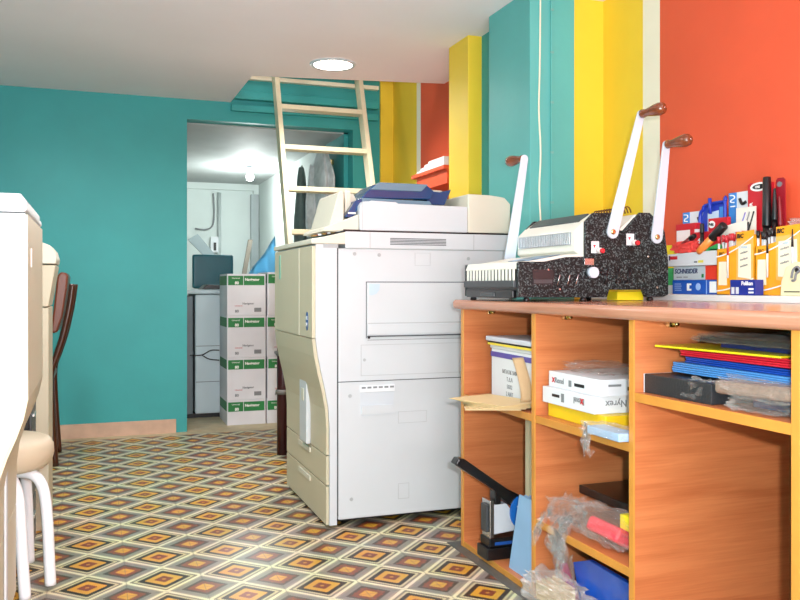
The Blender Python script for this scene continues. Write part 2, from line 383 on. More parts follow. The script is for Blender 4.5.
# ================================================================== LADDER
def ladder():
    wm = mat('cream_painted_wood', '#DACFAE', .45, var=.04, scale=20)
    t = thing('wooden_ladder', 'cream painted wooden ladder leaning up into the ceiling opening', 'ladder', (1.28, 4.25, 0))
    yz = lambda z: 4.22+.363*z
    for k, x0 in enumerate((1.0, 1.53)):
        poly = [(yz(0)-.045, 0), (yz(0)+.045, 0), (yz(2.75)+.045, 2.75), (yz(2.75)-.045, 2.75)]
        MB().prism(poly, 'x', x0, x0+.028, wm, .003).build('rail', t)
    for z in [0.208, 0.463, 0.718, 0.972, 1.227, 1.482, 1.736, 1.991, 2.246, 2.5]:
        y = yz(z)
        MB().box(1.026, 1.532, y-.045, y+.05, z-.014, z+.014, wm, .003).build('rung', t)
ladder()

# ================================================================== COUNTER
def counter():
    XF, XB = 1.21, 1.69
    ys = [2.694, 2.183, 1.70, 1.197, .68, .16]            # divider centres from far to near
    t = thing('shelf_counter', 'long cherry wood counter cabinet with open shelf bays', 'counter cabinet', (1.45, 1.4, 0))
    def panel(name, x0, x1, y0, y1, z0, z1, face='x'):
        b = MB(); b.box(x0+.004, x1, y0, y1, z0, z1, WOODP)
        b.box(x0, x0+.0042, y0, y1, z0, z1, WOODE, .0012); return b.build(name, t)
    for i, y in enumerate(ys): panel('divider' if 0 < i < 5 else 'side_panel', XF, XB, y-.010, y+.010, .0012, .838)
    MB().box(XB, XB+.012, .16, 2.704, .0012, .838, mat('back_board', '#8A5530', .6)).build('back_panel', t)
    shelf_z = {0: [(0.0012, .020), (.517, .539)], 1: [(0.0012, .020), (.213, .235), (.517, .539)], 2: [(0.0012, .020), (.642, .664)], 3: [(0.0012, .020), (.60, .622)], 4: [(0.0012, .02), (.52, .542)]}
    for i in range(5):
        for z0, z1 in shelf_z[i]: panel('shelf', XF+.002, XB, ys[i+1]+.0105, ys[i]-.0105, z0, z1)
    # brass cabinet fittings under the top
    for x, y in ((1.31, 2.68), (1.31, 2.168), (1.31, 1.686), (1.31, 1.182)):
        b = MB(); b.box(x-.012, x+.012, y-.016, y, .82, .838, BRASS, .002); b.lathe([(.006, 0), (.008, .004), (.004, .010)], (x+.006, y-.016, .828), BRASS, (0, -1, 0), 12); b.build('fitting', t)
    # worktop with a rounded nose
    T = thing('worktop', 'glossy salmon wood worktop with rounded front edge', 'worktop', (1.55, 1.4, .838))
    prof = [(1.965, .838), (1.207, .838)]+[(1.207-.014*math.sin(a), .852-.014*math.cos(a)) for a in [k*PI/12 for k in range(1, 6)]]
    prof += [(1.193-.0, .8535)]+[(1.207-.014*math.cos(a), .858+.014*math.sin(a)) for a in [k*PI/12 for k in range(0, 7)]]+[(1.965, .872)]
    b = MB(); b.prism(prof, 'y', .13, 2.735, WOODT); b.build('top_board', T)
    tag(MB().box(1.79, 1.968, .3, 2.85, .8722, .892, mat('white_ledge', '#E4E4E2', .35, var=.03), .002).build('wall_ledge'), 'thin white ledge board along the wall at the back of the worktop', 'ledge')
counter()

# ================================================================== MAIN COPIER
def ring_outline(b, x0, x1, z0, z1, y, m, w_=.0018, t=.0012, sides='lrtb'):
    if 't' in sides: b.box(x0, x1, y-t, y, z1-w_, z1, m)
    if 'b' in sides: b.box(x0, x1, y-t, y, z0, z0+w_, m)
    if 'l' in sides: b.box(x0, x0+w_, y-t, y, z0, z1, m)
    if 'r' in sides: b.box(x1-w_, x1, y-t, y, z0, z1, m)
def copier_main():
    Y0, Y1 = 3.055, 3.76
    t = thing('photocopier', 'large white and beige floor-standing copier at the end of the counter', 'photocopier', (1.18, 3.4, 0))
    MB().box(.858, 1.585, Y0, Y1, .03, 1.064, CW, .006).build('body', t)
    MB().box(.83, 1.56, Y0+.03, Y1-.03, .018, .03, BLK).build('base_plate', t)
    for x in (.9, 1.5):
        for y in (Y0+.07, Y1-.07):
            MB().cyl((x-.012, y, .0095), (x+.012, y, .0095), .0095, BLK).build('caster', t)
    prof = [(.770, 1.078), (.770, .72), (.778, .66), (.790, .60), (.806, .53), (.819, .46), (.824, .38), (.824, .012), (.853, .012), (.853, 1.078)]
    MB().prism(prof, 'y', Y0, Y1, CW).build('side_cover', t)
    up = [(.760, 1.070), (.760, .725), (.772, .725), (.772, 1.070)]
    f = MB().prism([(.757, 1.072), (.757, .722), (.771, .722), (.771, 1.072)], 'y', Y0+.004, Y1, CB, .003).build('front_cover', t)
    MB().box(.7555, .757, 3.27, 3.274, .724, 1.07, CC).build('seam', f)
    MB().box(.755, .757, 3.63, 3.66, .95, 1.055, mat('pale_green_label', '#7FB59E', .5)).build('label', f)
    c = MB().prism([(.7565+.003*0, 3.06+0)]*0 or [(math.cos(a)*.016+3.135, math.sin(a)*.036+.785) for a in [k*PI/12 for k in range(24)]], 'x', .7545, .757, mat('navy_sticker', '#1D4E86', .4)).build('round_sticker', f)
    lettering('A3', .022, INKW, (.7543, 3.147, .79), 'x', c); lettering('B4', .022, INKW, (.7543, 3.147, .765), 'x', c)
    lo = [(.757, .720), (.765, .655), (.778, .59), (.795, .52), (.808, .45), (.812, .38), (.812, .28), (.822, .28), (.822, .38), (.818, .46), (.805, .53), (.789, .60), (.777, .66), (.769, .72)]
    d = MB().prism(lo, 'y', Y0+.004, Y1, CB).build('lower_cover', t)
    for i in range(3):
        z1 = [.5, .275, .16][i]; z0 = [.3, .165, .014][i]
        if i == 0: continue
        d = MB().box(.812, .823, Y0+.004, Y1, z0, z1, CB, .002).build('paper_drawer', t)
        MB().box(.806, .812, 3.3, 3.5, z1-.03, z1-.01, CC, .002).build('handle', d)
    MB().box(.792, .812, 3.30, 3.42, .28, .56, CW, .005).box(.79, .792, 3.34, 3.38, .45, .5, CC).build('door_handle', t)
    # side panel details facing the camera
    y = Y0; b = MB()
    b.box(.8535, .858, y-.0004, y+.02, .045, 1.064, SEAM); b.build('panel_gap', t)
    MB().box(.858, 1.584, y-.0012, y, .553, .556, SEAM).build('seam', t); MB().box(.858, 1.584, y-.0008, y, 1.0615, 1.064, SEAML).build('seam', t)
    b = MB(); b.box(.973, 1.58, y-.006, y, .724, .932, CW, .002); b.box(.973, 1.58, y-.009, y-.005, .733, .772, CW, .003); p = b.build('transfer_tray_cover', t)
    b = MB(); ring_outline(b, .968, 1.58, .719, .937, y-.0005, SEAM, .003, .001, 'lt'); b.box(.975, 1.58, y-.0075, y-.006, .775, .778, SEAML); b.box(.972, 1.58, y-.0095, y-.005, .724, .729, SEAM)
    b.cyl((.978, y-.004, .722), (.978, y-.010, .722), .005, BLK); b.build('shadow_gap', p)
    MB().prism([(.978, .928), (1.022, .928), (1.02, .905), (1.008, .89), (.99, .884), (.978, .886)], 'y', y-.008, y-.006, mat('pale_blue_latch', '#B9CCD8', .3)).build('latch', p)
    b = MB(); ring_outline(b, .948, 1.58, .575, .694, y, SEAML, .0015, .001, 'ltb'); b.box(.975, 1.45, y-.001, y, .711, .7125, SEAM); b.cyl((.962, y-.001, .636), (.962, y-.003, .636), .006, SEAML, n=12); b.build('access_panel_outline', t)
    # handle pocket
    b = MB(); b.box(.944, 1.085, y-.004, y, .512, .538, PAPW, .001)
    for i in range(6): b.box(.95+i*.023, .966+i*.023, y-.0048, y-.004, .526, .533, INKG)
    b.build('instruction_label', t)
    b = MB(); b.prism([(.944, .510), (1.083, .510), (1.078, .425), (.948, .42)], 'y', y-.0008, y, mat('pocket_white', '#C4CAD0', .4)); b.prism([(.950, .46), (1.076, .46), (1.078, .428), (.95, .424)], 'y', y-.006, y-.0008, CW); b.build('handle_pocket', t)
    b = MB(); ring_outline(b, 1.10, 1.22, .385, .43, y, SEAML, .0012, .0008); ring_outline(b, 1.10, 1.145, .03+.06, .15, y, SEAML, .0012, .0008); ring_outline(b, 1.17, 1.235, 1.0, 1.05, y, SEAML, .001, .0008)
    ring_outline(b, 1.37, 1.40, .40, .46, y, SEAML, .0012, .0008); b.build('cap_outline', t)
    for x, z in ((.923, 1.043), (1.022, 1.04), (1.40, 1.03), (.905, .50), (.91, .62*0+.105)):
        MB().lathe([(.007, 0), (.007, .001), (.0045, .0015), (.0045, 0.0005)], (x, y, z), SEAML, (0, -1, 0), 14).build('screw_cap', t)
    # top deck and scanner
    MB().prism([(.752, 1.079), (.752, 1.098), (.80, 1.106), (.885, 1.126), (1.59, 1.126), (1.59, 1.079), (1.0, 1.079)][:7], 'y', Y0-.004, Y1, CC, .004).build('top_deck', t)
    b = MB(); b.box(.80, .858, Y0-.001, Y0+.3, 1.0645, 1.079, SEAML); b.box(.885, 1.59, Y0-.006, Y1, 1.064, 1.128, CW, .004)
    sc = b.build('scanner_base', t)
    b = MB()
    for i in range(5): b.box(1.065, 1.30, Y0-.0075, Y0-.005, 1.080+i*.0058, 1.0828+i*.0058, SEAM)
    b.build('vent_grille', sc)
    [MB().box(x, x+.002, Y0-.0072, Y0-.005, 1.066, 1.126, SEAML).build('seam', sc) for x in (.982, 1.42)]
    # document feeder
    b = MB(); b.prism([(.944, 1.134), (.944, 1.228), (.955, 1.244), (.98, 1.246), (.99, 1.249), (1.09, 1.246), (1.10, 1.241), (1.395, 1.238), (1.395, 1.134)], 'y', Y0-.004, Y1-.1, CW, .004)
    fd = b.build('document_feeder', t)
    b = MB(); b.prism([(1.396, 1.134), (1.396, 1.29), (1.50, 1.288), (1.56, 1.281), (1.588, 1.255), (1.588, 1.134)], 'y', Y0-.004, Y1-.15, CC, .006)
    b.prism([(1.42, 1.29), (1.39, 1.33), (1.20, 1.338), (1.20, 1.31), (1.34, 1.25), (1.42, 1.25)], 'y', Y0+.25, Y0+.4, CC, .004); b.build('feeder_hood', fd)
    MB().box(.95, .952, Y0-.0055, Y0-.0035, 1.136, 1.243, SEAML).build('seam', fd)
    b = MB(); b.box(.88, 1.56, Y0, Y1-.1, 1.126, 1.136, BLK); b.box(1.46, 1.585, Y0-.003, Y0+.05, 1.122, 1.133, BLK); b.build('gap', t)
    BT = mat('dark_blue_translucent_plastic', '#103F6C', .2, coat=.15); BT2 = mat('smoky_blue_plastic', '#5F7F90', .25, coat=.15)
    b = MB(); b.prism([(.965, 1.262), (.985, 1.288), (1.02, 1.318), (1.245, 1.322), (1.272, 1.30), (1.255, 1.268)], 'y', Y0+.05, Y0+.24, BT, .004)
    b.prism([(1.0, 1.297), (1.04, 1.327), (1.245, 1.327), (1.215, 1.297)], 'y', Y0+.044, Y0+.22, BT2, .003)
    tr = b.build('document_tray', t)
    MB().prism([(.96, 1.24), (.962, 1.262), (1.245, 1.258), (1.26, 1.24)], 'y', Y0+.03, Y0+.24, BT2, .003).build('paper_guide', tr)
    MB().prism([(.892, 1.185), (.935, 1.25), (.965, 1.262), (.96, 1.235), (.925, 1.185)], 'y', Y0+.03, Y0+.20, BT, .003).box(.905, .935, Y0+.024, Y0+.03, 1.198, 1.204, INKW).build('output_flap', tr)
    MB().prism([(1.25, 1.25), (1.262, 1.306), (1.31, 1.302), (1.36, 1.315), (1.33, 1.25)], 'y', Y0+.08, Y0+.24, BT, .003).build('tray_end', tr)
    # control panel at the front
    b = MB(); b.prism([(.825, 1.128), (.868, 1.278), (.88, 1.287), (.888, 1.28), (.888, 1.15), (.86, 1.128)], 'y', Y0+.03, Y0+.33, CC, .003)
    b.prism([(.888, 1.15), (.888, 1.28), (.945, 1.284), (.965, 1.245), (.95, 1.15)], 'y', Y0+.09, Y0+.33, CC, .003)
    b.prism([(.80, 1.128), (.808, 1.142), (.943, 1.196), (.943, 1.134)], 'y', Y0+.012, Y0+.34, CC, .003)
    b.box(.905, .93, Y0+.07, Y0+.11, 1.2, 1.292, CC, .006)
    b.build('control_panel', t)
copier_main()
bk = MB()
for i in range(9):
    x = .775+i*.012+R.uniform(-.004, .004); bk.box(x, x+.012, 3.10+R.uniform(0, .03), 3.13+R.uniform(0, .03), 1.110+i*.0024, 1.1155+i*.0028, [mat('ochre_scrap', '#8A6A2E', .6), mat('maroon_scrap', '#5E1F18', .6), PAPW][i % 3])
tag(bk.build('scrap_pile'), 'tiny pile of brown and white scraps on the copier deck edge', 'scraps', kind='stuff')

# ================================================================== LEFT COPIER
def copier_left():
    Y0, Y1 = 2.073, 2.613
    t = thing('photocopier', 'white copier cut off by the left edge of the frame', 'photocopier', (-.5, 2.3, 0))
    GP = mat('machine_grey_plastic', '#C9C8C2', .3, var=.01)
    prof = [(-.156, 1.085), (-.156, .655), (-.166, .615), (-.182, .573), (-.200, .53), (-.216, .48), (-.224, .42), (-.226, .05), (-.9, .05), (-.9, 1.085)]
    MB().prism(prof, 'y', Y0, Y1-.01, CW, 0).build('body', t)
    fr = [(-.151, 1.083), (-.150, .66), (-.160, .612), (-.176, .568), (-.194, .526), (-.210, .476), (-.218, .42), (-.220, .30), (-.226, .30), (-.224, .42), (-.216, .48), (-.200, .53), (-.182, .573), (-.166, .615), (-.156, .655), (-.156, 1.083)]
    MB().prism(fr, 'y', Y0+.004, Y1, CB).build('front_cover', t)
    d = MB().box(-.228, -.220, Y0+.004, Y1, .05, .295, CB, .002).build('paper_drawer', t)
    MB().box(-.2195, -.2130, Y0+.2, Y0+.24, .06, .46, CW, .003).build('door_handle', t)
    b = MB(); b.prism([(-.9, 1.088), (-.158, 1.088), (-.152, 1.092), (-.152, 1.112), (-.165, 1.130), (-.9, 1.136)], 'y', Y0-.004, Y1-.1, CW, .004); b.prism([(-.9, 1.088), (-.158, 1.088), (-.152, 1.092), (-.154, 1.105), (-.17, 1.115), (-.9, 1.12)], 'y', Y1-.1, Y1, CW, .004); b.build('top_lid', t)
    MB().box(-.88, -.157, Y0+.01, Y1-.01, 1.084, 1.089, SEAM).build('lid_gap', t)
    b = MB(); b.box(-.6, -.175, Y0-.006, Y0, .80, .81, CW, .002); b.box(-.6, -.165, Y0-.008, Y0, .755, .765, CW, .002); b.box(-.6, -.175, Y0-.0015, Y0, .765, .80, mat('pocket_blue_white', '#C9D3DE', .4)); b.build('grip_pocket', t)
    MB().box(-.1505, -.149, Y0+.09, Y0+.12, .965, 1.01, INKW, .0005).build('painted_highlight', t)  # white strip painting in the glossy highlight on the front cover
    for x in (-.85, -.28):
        for y in (Y0+.07, Y1-.07): MB().cyl((x-.012, y, .025), (x+.012, y, .025), .0245, BLK).build('caster', t)
copier_left()

# ================================================================== cream cabinet, black drawer unit, stool, chair
def left_things():
    t = thing('duplicator', 'tall cream duplicating machine with a flared rounded lid behind the left copier', 'office machine', (-.33, 3.5, 0))
    MB().prism([(-.175, .0), (-.175, .838), (-.5, .838), (-.5, 0)], 'y', 3.4, 3.7, CB, .003).build('body', t)
    MB().prism([(-.176, .842), (-.150, 1.0), (-.5, 1.0), (-.5, .842)], 'y', 3.4, 3.7, CB, .004).build('upper_body', t)
    MB().prism([(-.150, 1.004), (-.147, 1.025), (-.155, 1.055), (-.170, 1.073), (-.200, 1.085), (-.5, 1.088), (-.5, 1.004)], 'y', 3.395, 3.70, CC, .003).build('lid', t)
    t = thing('drawer_unit', 'low black drawer unit behind the stool', 'drawer unit', (-.4, 3.05, 0))
    MB().box(-.6, -.215, 3.02, 3.24, .0, .55, BLK, .004).build('carcass', t)
    for i in range(3):
        d = MB().box(-.215, -.208, 3.025, 3.235, .03+i*.17, .19+i*.17, DGREY, .002).build('drawer', t)
        MB().box(-.208, -.2, 3.05, 3.13, .14+i*.17, .15+i*.17, STEEL, .001).build('handle', d)
    # stool
    SX, SY = -.298, 2.815
    t = thing('round_stool', 'stool with thick cream round seat and white curved tube legs', 'stool', (SX, SY, 0))
    cm = mat('cream_vinyl', '#C9BCA2', .5, var=.04)
    prof = [(.0, .362), (.12, .362), (.150, .366), (.164, .38), (.170, .405), (.168, .43), (.158, .447), (.14, .455), (.0, .458)]
    MB().lathe(prof, (SX, SY, 0), cm, n=40).build('seat', t)
    wt = mat('white_tube_enamel', '#EDF0F4', .25, var=.01)
    for a in (-62, -28, 118, 152, 62, 28, -118, -152):
        if a in (62, 28, -118, -152) and a not in (62, -118): continue
        ca, sa = math.cos(math.radians(a)), math.sin(math.radians(a))
        if a == -62: pts = [(SX+ca*.08, SY+sa*.08, .352)]+[(SX+ca*r, SY+sa*r, z) for r, z in ((.11, .352), (.145, .335), (.17, .29), (.185, .2), (.20, .1), (.215, .017))]
        else: pts = [(SX+ca*r, SY+sa*r, z) for r, z in ((.08, .352), (.11, .352), (.145, .335), (.165, .29), (.175, .2), (.18, .1), (.185, .017))]
        MB().tube(smooth(pts), .0165, wt, 12).build('leg', t)
    # wooden chair
    t = thing('wooden_chair', 'dark brown wooden chair with padded leather back against the teal wall', 'chair', (-.4, 4.8, 0))
    dm = mat('dark_chair_wood', '#43200F', .3, var=.15, scale=20); lm = mat('brown_leather', '#6E3010', .35, var=.1, coat=.1)
    for y in (4.6, 5.0):
        MB().tube(smooth([(-.205, y, 0), (-.222, y, .25), (-.228, y, .46), (-.20, y, .56), (-.17, y, .66), (-.14, y, .80), (-.122, y, .93)]), .017, dm, 8).build('rear_leg', t)
        MB().tube([(-.60, y, 0), (-.59, y, .43)], .017, dm, 8).build('front_leg', t)
    MB().box(-.62, -.215, 4.58, 5.02, .43, .475, lm, .018, 4).build('seat', t)
    MB().prism([(-.228, .69), (-.215, .80), (-.202, .93), (-.196, .975), (-.18, .992), (-.155, .988), (-.143, .97), (-.15, .9), (-.17, .76), (-.195, .685), (-.215, .675)], 'y', 4.62, 4.98, lm, .01).build('backrest', t)
def smooth(pts, n=5):
    P = [Vector(p) for p in pts]; out = []
    for i in range(len(P)-1):
        p0, p1, p2, p3 = P[max(i-1, 0)], P[i], P[i+1], P[min(i+2, len(P)-1)]
        for k in range(n):
            t = k/n; out.append(.5*((2*p1)+(-p0+p2)*t+(2*p0-5*p1+4*p2-p3)*t*t+(-p0+3*p1-3*p2+p3)*t**3))
    out.append(P[-1]); return out
left_things()

# ================================================================== BINDING MACHINE
def binder():
    YN, YF = 2.25, 2.64
    t = thing('binding_machine', 'black and ivory comb binding machine with three long lever handles', 'binding machine', (1.45, 2.45, .872))
    IV = mat('ivory_enamel', '#DDDBCF', .35, var=.01)
    plate = [(1.196, .885), (1.196, .99), (1.20, .994), (1.289, .995), (1.366, 1.010), (1.432, 1.012), (1.432, 1.122), (1.462, 1.150), (1.545, 1.152), (1.560, 1.095), (1.573, 1.09), (1.635, 1.156), (1.673, 1.156), (1.710, 1.125), (1.731, 1.098), (1.745, 1.0), (1.745, .892), (1.725, .885), (1.655, .885), (1.645, .908), (1.52, .908), (1.512, .884)]
    sp = MB().prism(plate, 'y', YN, YN+.012, SPK, .0025).build('side_plate', t)
    MB().prism(plate, 'y', YF-.012, YF, SPK, .0025).build('side_plate', t)
    # main body between plates
    b = MB(); b.prism([(1.215, .91), (1.215, .965), (1.36, .98), (1.44, .98), (1.44, .91)], 'y', YN+.0125, YF-.0125, BLK); b.prism([(1.45, .91), (1.45, 1.10), (1.49, 1.14), (1.54, 1.14), (1.56, 1.08), (1.62, 1.14), (1.68, 1.14), (1.72, 1.08), (1.72, .91)], 'y', YN+.0125, YF-.0125, SPK); b.build('housing', t)
    b = MB(); b.box(1.20, 1.212, YN+.0125, YF-.0125, .905, .965, BLK); b.build('front_rail', t)
    # comb opener: teeth plate
    b = MB(); n = 15
    b.prism([(1.194, .973), (1.203, .994), (1.29, 1.000), (1.29, .985), (1.215, .968)], 'y', YN+.013, YF-.0125, IV)
    for i in range(n):
        y = YN+.028+i*(YF-YN-.056)/(n-1); b.box(1.193, 1.198, y-.0048, y+.0048, .937, .975, IV, .001)
    b.build('comb_teeth', t); MB().box(1.2, 1.212, YN+.0135, YF-.0125, .937, .972, BLK).build('comb_gap', t)
    b = MB(); b.box(1.186, 1.2, YN+.013, YF-.0125, .915, .937, DGREY, .003); b.build('comb_rack', t)
    b = MB(); b.box(1.192, 1.21, YN+.03, YF-.02, .882, .908, BLK, .004); b.box(1.188, 1.2, 2.4, 2.5, .884, .9, DGREY, .004); b.build('chip_drawer', t)
    b = MB(); b.box(1.245, 1.318, YN-.0015, YN, .925, .97, mat('window_dark', '#26282B', .2)); b.box(1.25, 1.313, YN-.0022, YN-.0015, .928, .94, DGREY); b.build('chip_window', t)
    MB().prism([(1.25, .9985), (1.36, 1.0175), (1.36, 1.019), (1.25, 1.000)], 'y', YN+.03, YN+.17, mat('colour_picture_label', '#6E8FA8', .3, var=.9, scale=25)).build('picture_label', t)
    for x, y in ((1.23, YN+.01), (1.43, YN+.01), (1.68, YN+.01), (1.22, YF-.02), (1.68, YF-.02)):
        MB().lathe([(.011, 0), (.011, .006), (.007, .013)], (x, y, .8722), BLK, n=14).build('foot', t)
    # ivory sloped window deck + colourful label
    b = MB(); b.prism([(1.235, .995), (1.37, 1.018), (1.44, 1.02), (1.44, 1.006), (1.37, 1.004), (1.235, .985)], 'y', YN+.0125, YF-.0125, IV); b.build('deck', t)
    # punching head
    b = MB(); b.prism([(1.418, 1.018), (1.402, 1.03), (1.402, 1.092), (1.41, 1.10), (1.44, 1.128), (1.475, 1.150), (1.50, 1.150), (1.50, 1.018)], 'y', YN+.014, YF+.004, IV, .004); h = b.build('punch_head', t)
    b = MB(); b.box(1.398, 1.404, YN+.035, YF-.02, 1.05, 1.09, mat('slot_grey', '#8F9296', .3, .6)); 
    for i in range(30):
        y = YN+.04+i*(YF-YN-.06)/29; b.box(1.3955, 1.398, y-.0028, y+.0028, 1.052, 1.088, STEEL)
    b.build('punch_dies', h)
    M_ = Matrix.Translation((1.452, 0, 1.136)) @ Matrix.Rotation(math.radians(-35), 4, 'Y')
    MB().box(-.022, .022, YN+.04, YF-.03, -.002, .003, DGREY, M=M_).build('paper_slot', h)
    # wire comb resting on the ivory ramp between the heads
    MB().prism([(1.565, 1.100), (1.625, 1.150), (1.64, 1.150), (1.62, 1.09)], 'y', YN+.014, YF-.014, IV).build('ramp', t)
    b = MB(); bz = mat('bronze_wire', '#7A5A38', .3, .8)
    for i in range(12):
        y = YN+.04+i*.016; b.tube([(1.615+.014*math.cos(a), y+.004*k_/6, 1.158+.020*math.sin(a)) for k_, a in enumerate([k*PI/6 for k in range(7)])], .0022, bz, 6)
    b.build('wire_comb', t)
    # knobs and levers
    b = MB(); b.cyl((1.452, YN, .962), (1.452, YN-.02, .962), .017, ENAMW, n=24); b.build('margin_knob', t)
    b = MB(); b.cyl((1.487, YN, .962), (1.487, YN-.008, .962), .006, BLK); b.cyl((1.487, YN-.006, .962), (1.505, YN-.006, .958), .004, BLK); b.build('lock_pin', t)
    for x in (1.37, 1.40, 1.335): MB().tube([(x-.004, YN-.002, .925), (x+.004, YN-.004, .955)], .0022, STEEL, 8).build('lock_pin', t)
    for x, z in ((1.475, 1.035), (1.605, 1.062)):
        k = MB().box(x-.022, x+.006, YN-.0015, YN, z-.012, z+.025, PAPW).build('warning_label', t)
        MB().lathe([(.0095, 0), (.0095, .010), (.007, .014)], (x+.004, YN-.0015, z-.004), mat('pale_grey_button', '#D9D0CC', .3), (0, -1, 0), 18).build('button_ring', t)
        MB().lathe([(.0075, 0), (.0075, .008), (.005, .011)], (x+.006, YN-.015, z-.005), INKR, (0, -1, 0), 18).build('button', t)
        MB().prism([(x-.016, z+.014), (x-.006, z+.014), (x-.011, z+.004)], 'y', YN-.002, YN-.0014, INKR).build('warning_mark', k)
    MB().box(1.425, 1.46, YN-.006, YN, .985, 1.006, STEEL, .002).build('hinge_block', t)
    for x, z in ((1.34, .91), (1.30, .97), (1.665, 1.015), (1.70, .915)):
        MB().lathe([(.004, 0), (.003, .002)], (x, YN, z), STEEL, (0, -1, 0), 10).build('screw', t)
    for i in range(3):
        MB().tube([(1.50+i*.042, YN-.001, .925+i*.002), (1.515+i*.042, YN-.001, .975)], .003, BLK, 6).build('vent_rib', t)
    def lever(px, pz_, tx, tz, y, s, kl=.10):
        """flat steel arm from pivot to tip with a turned wooden grip pointing outward (s=-1 towards the viewer)"""
        d = Vector((tx-px, 0, tz-pz_)); L_ = d.length; d.normalize(); nrm = Vector((-d.z, 0, d.x))
        pts = []
        for a in [PI+k*PI/8 for k in range(9)]: pts.append(Vector((px, 0, pz_))+nrm*.021*math.cos(a-PI)*-1*-1+d*.021*math.sin(a))
        for a in [k*PI/8 for k in range(9)]: pts.append(Vector((tx, 0, tz))+nrm*.0135*math.cos(a)*-1+d*.0135*math.sin(a))
        poly = [(p.x, p.z) for p in pts]
        y0 = y; y1 = y+s*.006
        arm = MB().prism(poly, 'y', min(y0, y1), max(y0, y1), ENAMW, .001).build('lever_arm', t)
        MB().lathe([(.009, 0), (.009, .003), (.005, .005)], (px, y1, pz_), BRASS, (0, s, 0), 8).build('pivot_bolt', arm)
        g = MB().lathe([(.007, 0), (.0145, .004), (.014, .012), (.012, .022), (.015, .04), (.019, .062), (.0205, .08), (.018, .093), (.010, .101), (0, .102)], (tx, y1, tz), DWOOD, (-.12*s, s, .02), 24).build('wooden_grip', arm)
        MB().lathe([(.004, 0), (.003, .002)], Vector((tx, y1, tz))+Vector((-.12*s, s, .02)).normalized()*.1022, STEEL, (-.12*s, s, .02), 8).build('end_screw', g)
    lever(1.529, 1.091, 1.635, 1.470, YN-.001, -1)
    lever(1.696, 1.078, 1.733, 1.378, YN-.001, -1)
    lever(1.371, 1.005, 1.431, 1.375, YF+.001, 1)
binder()

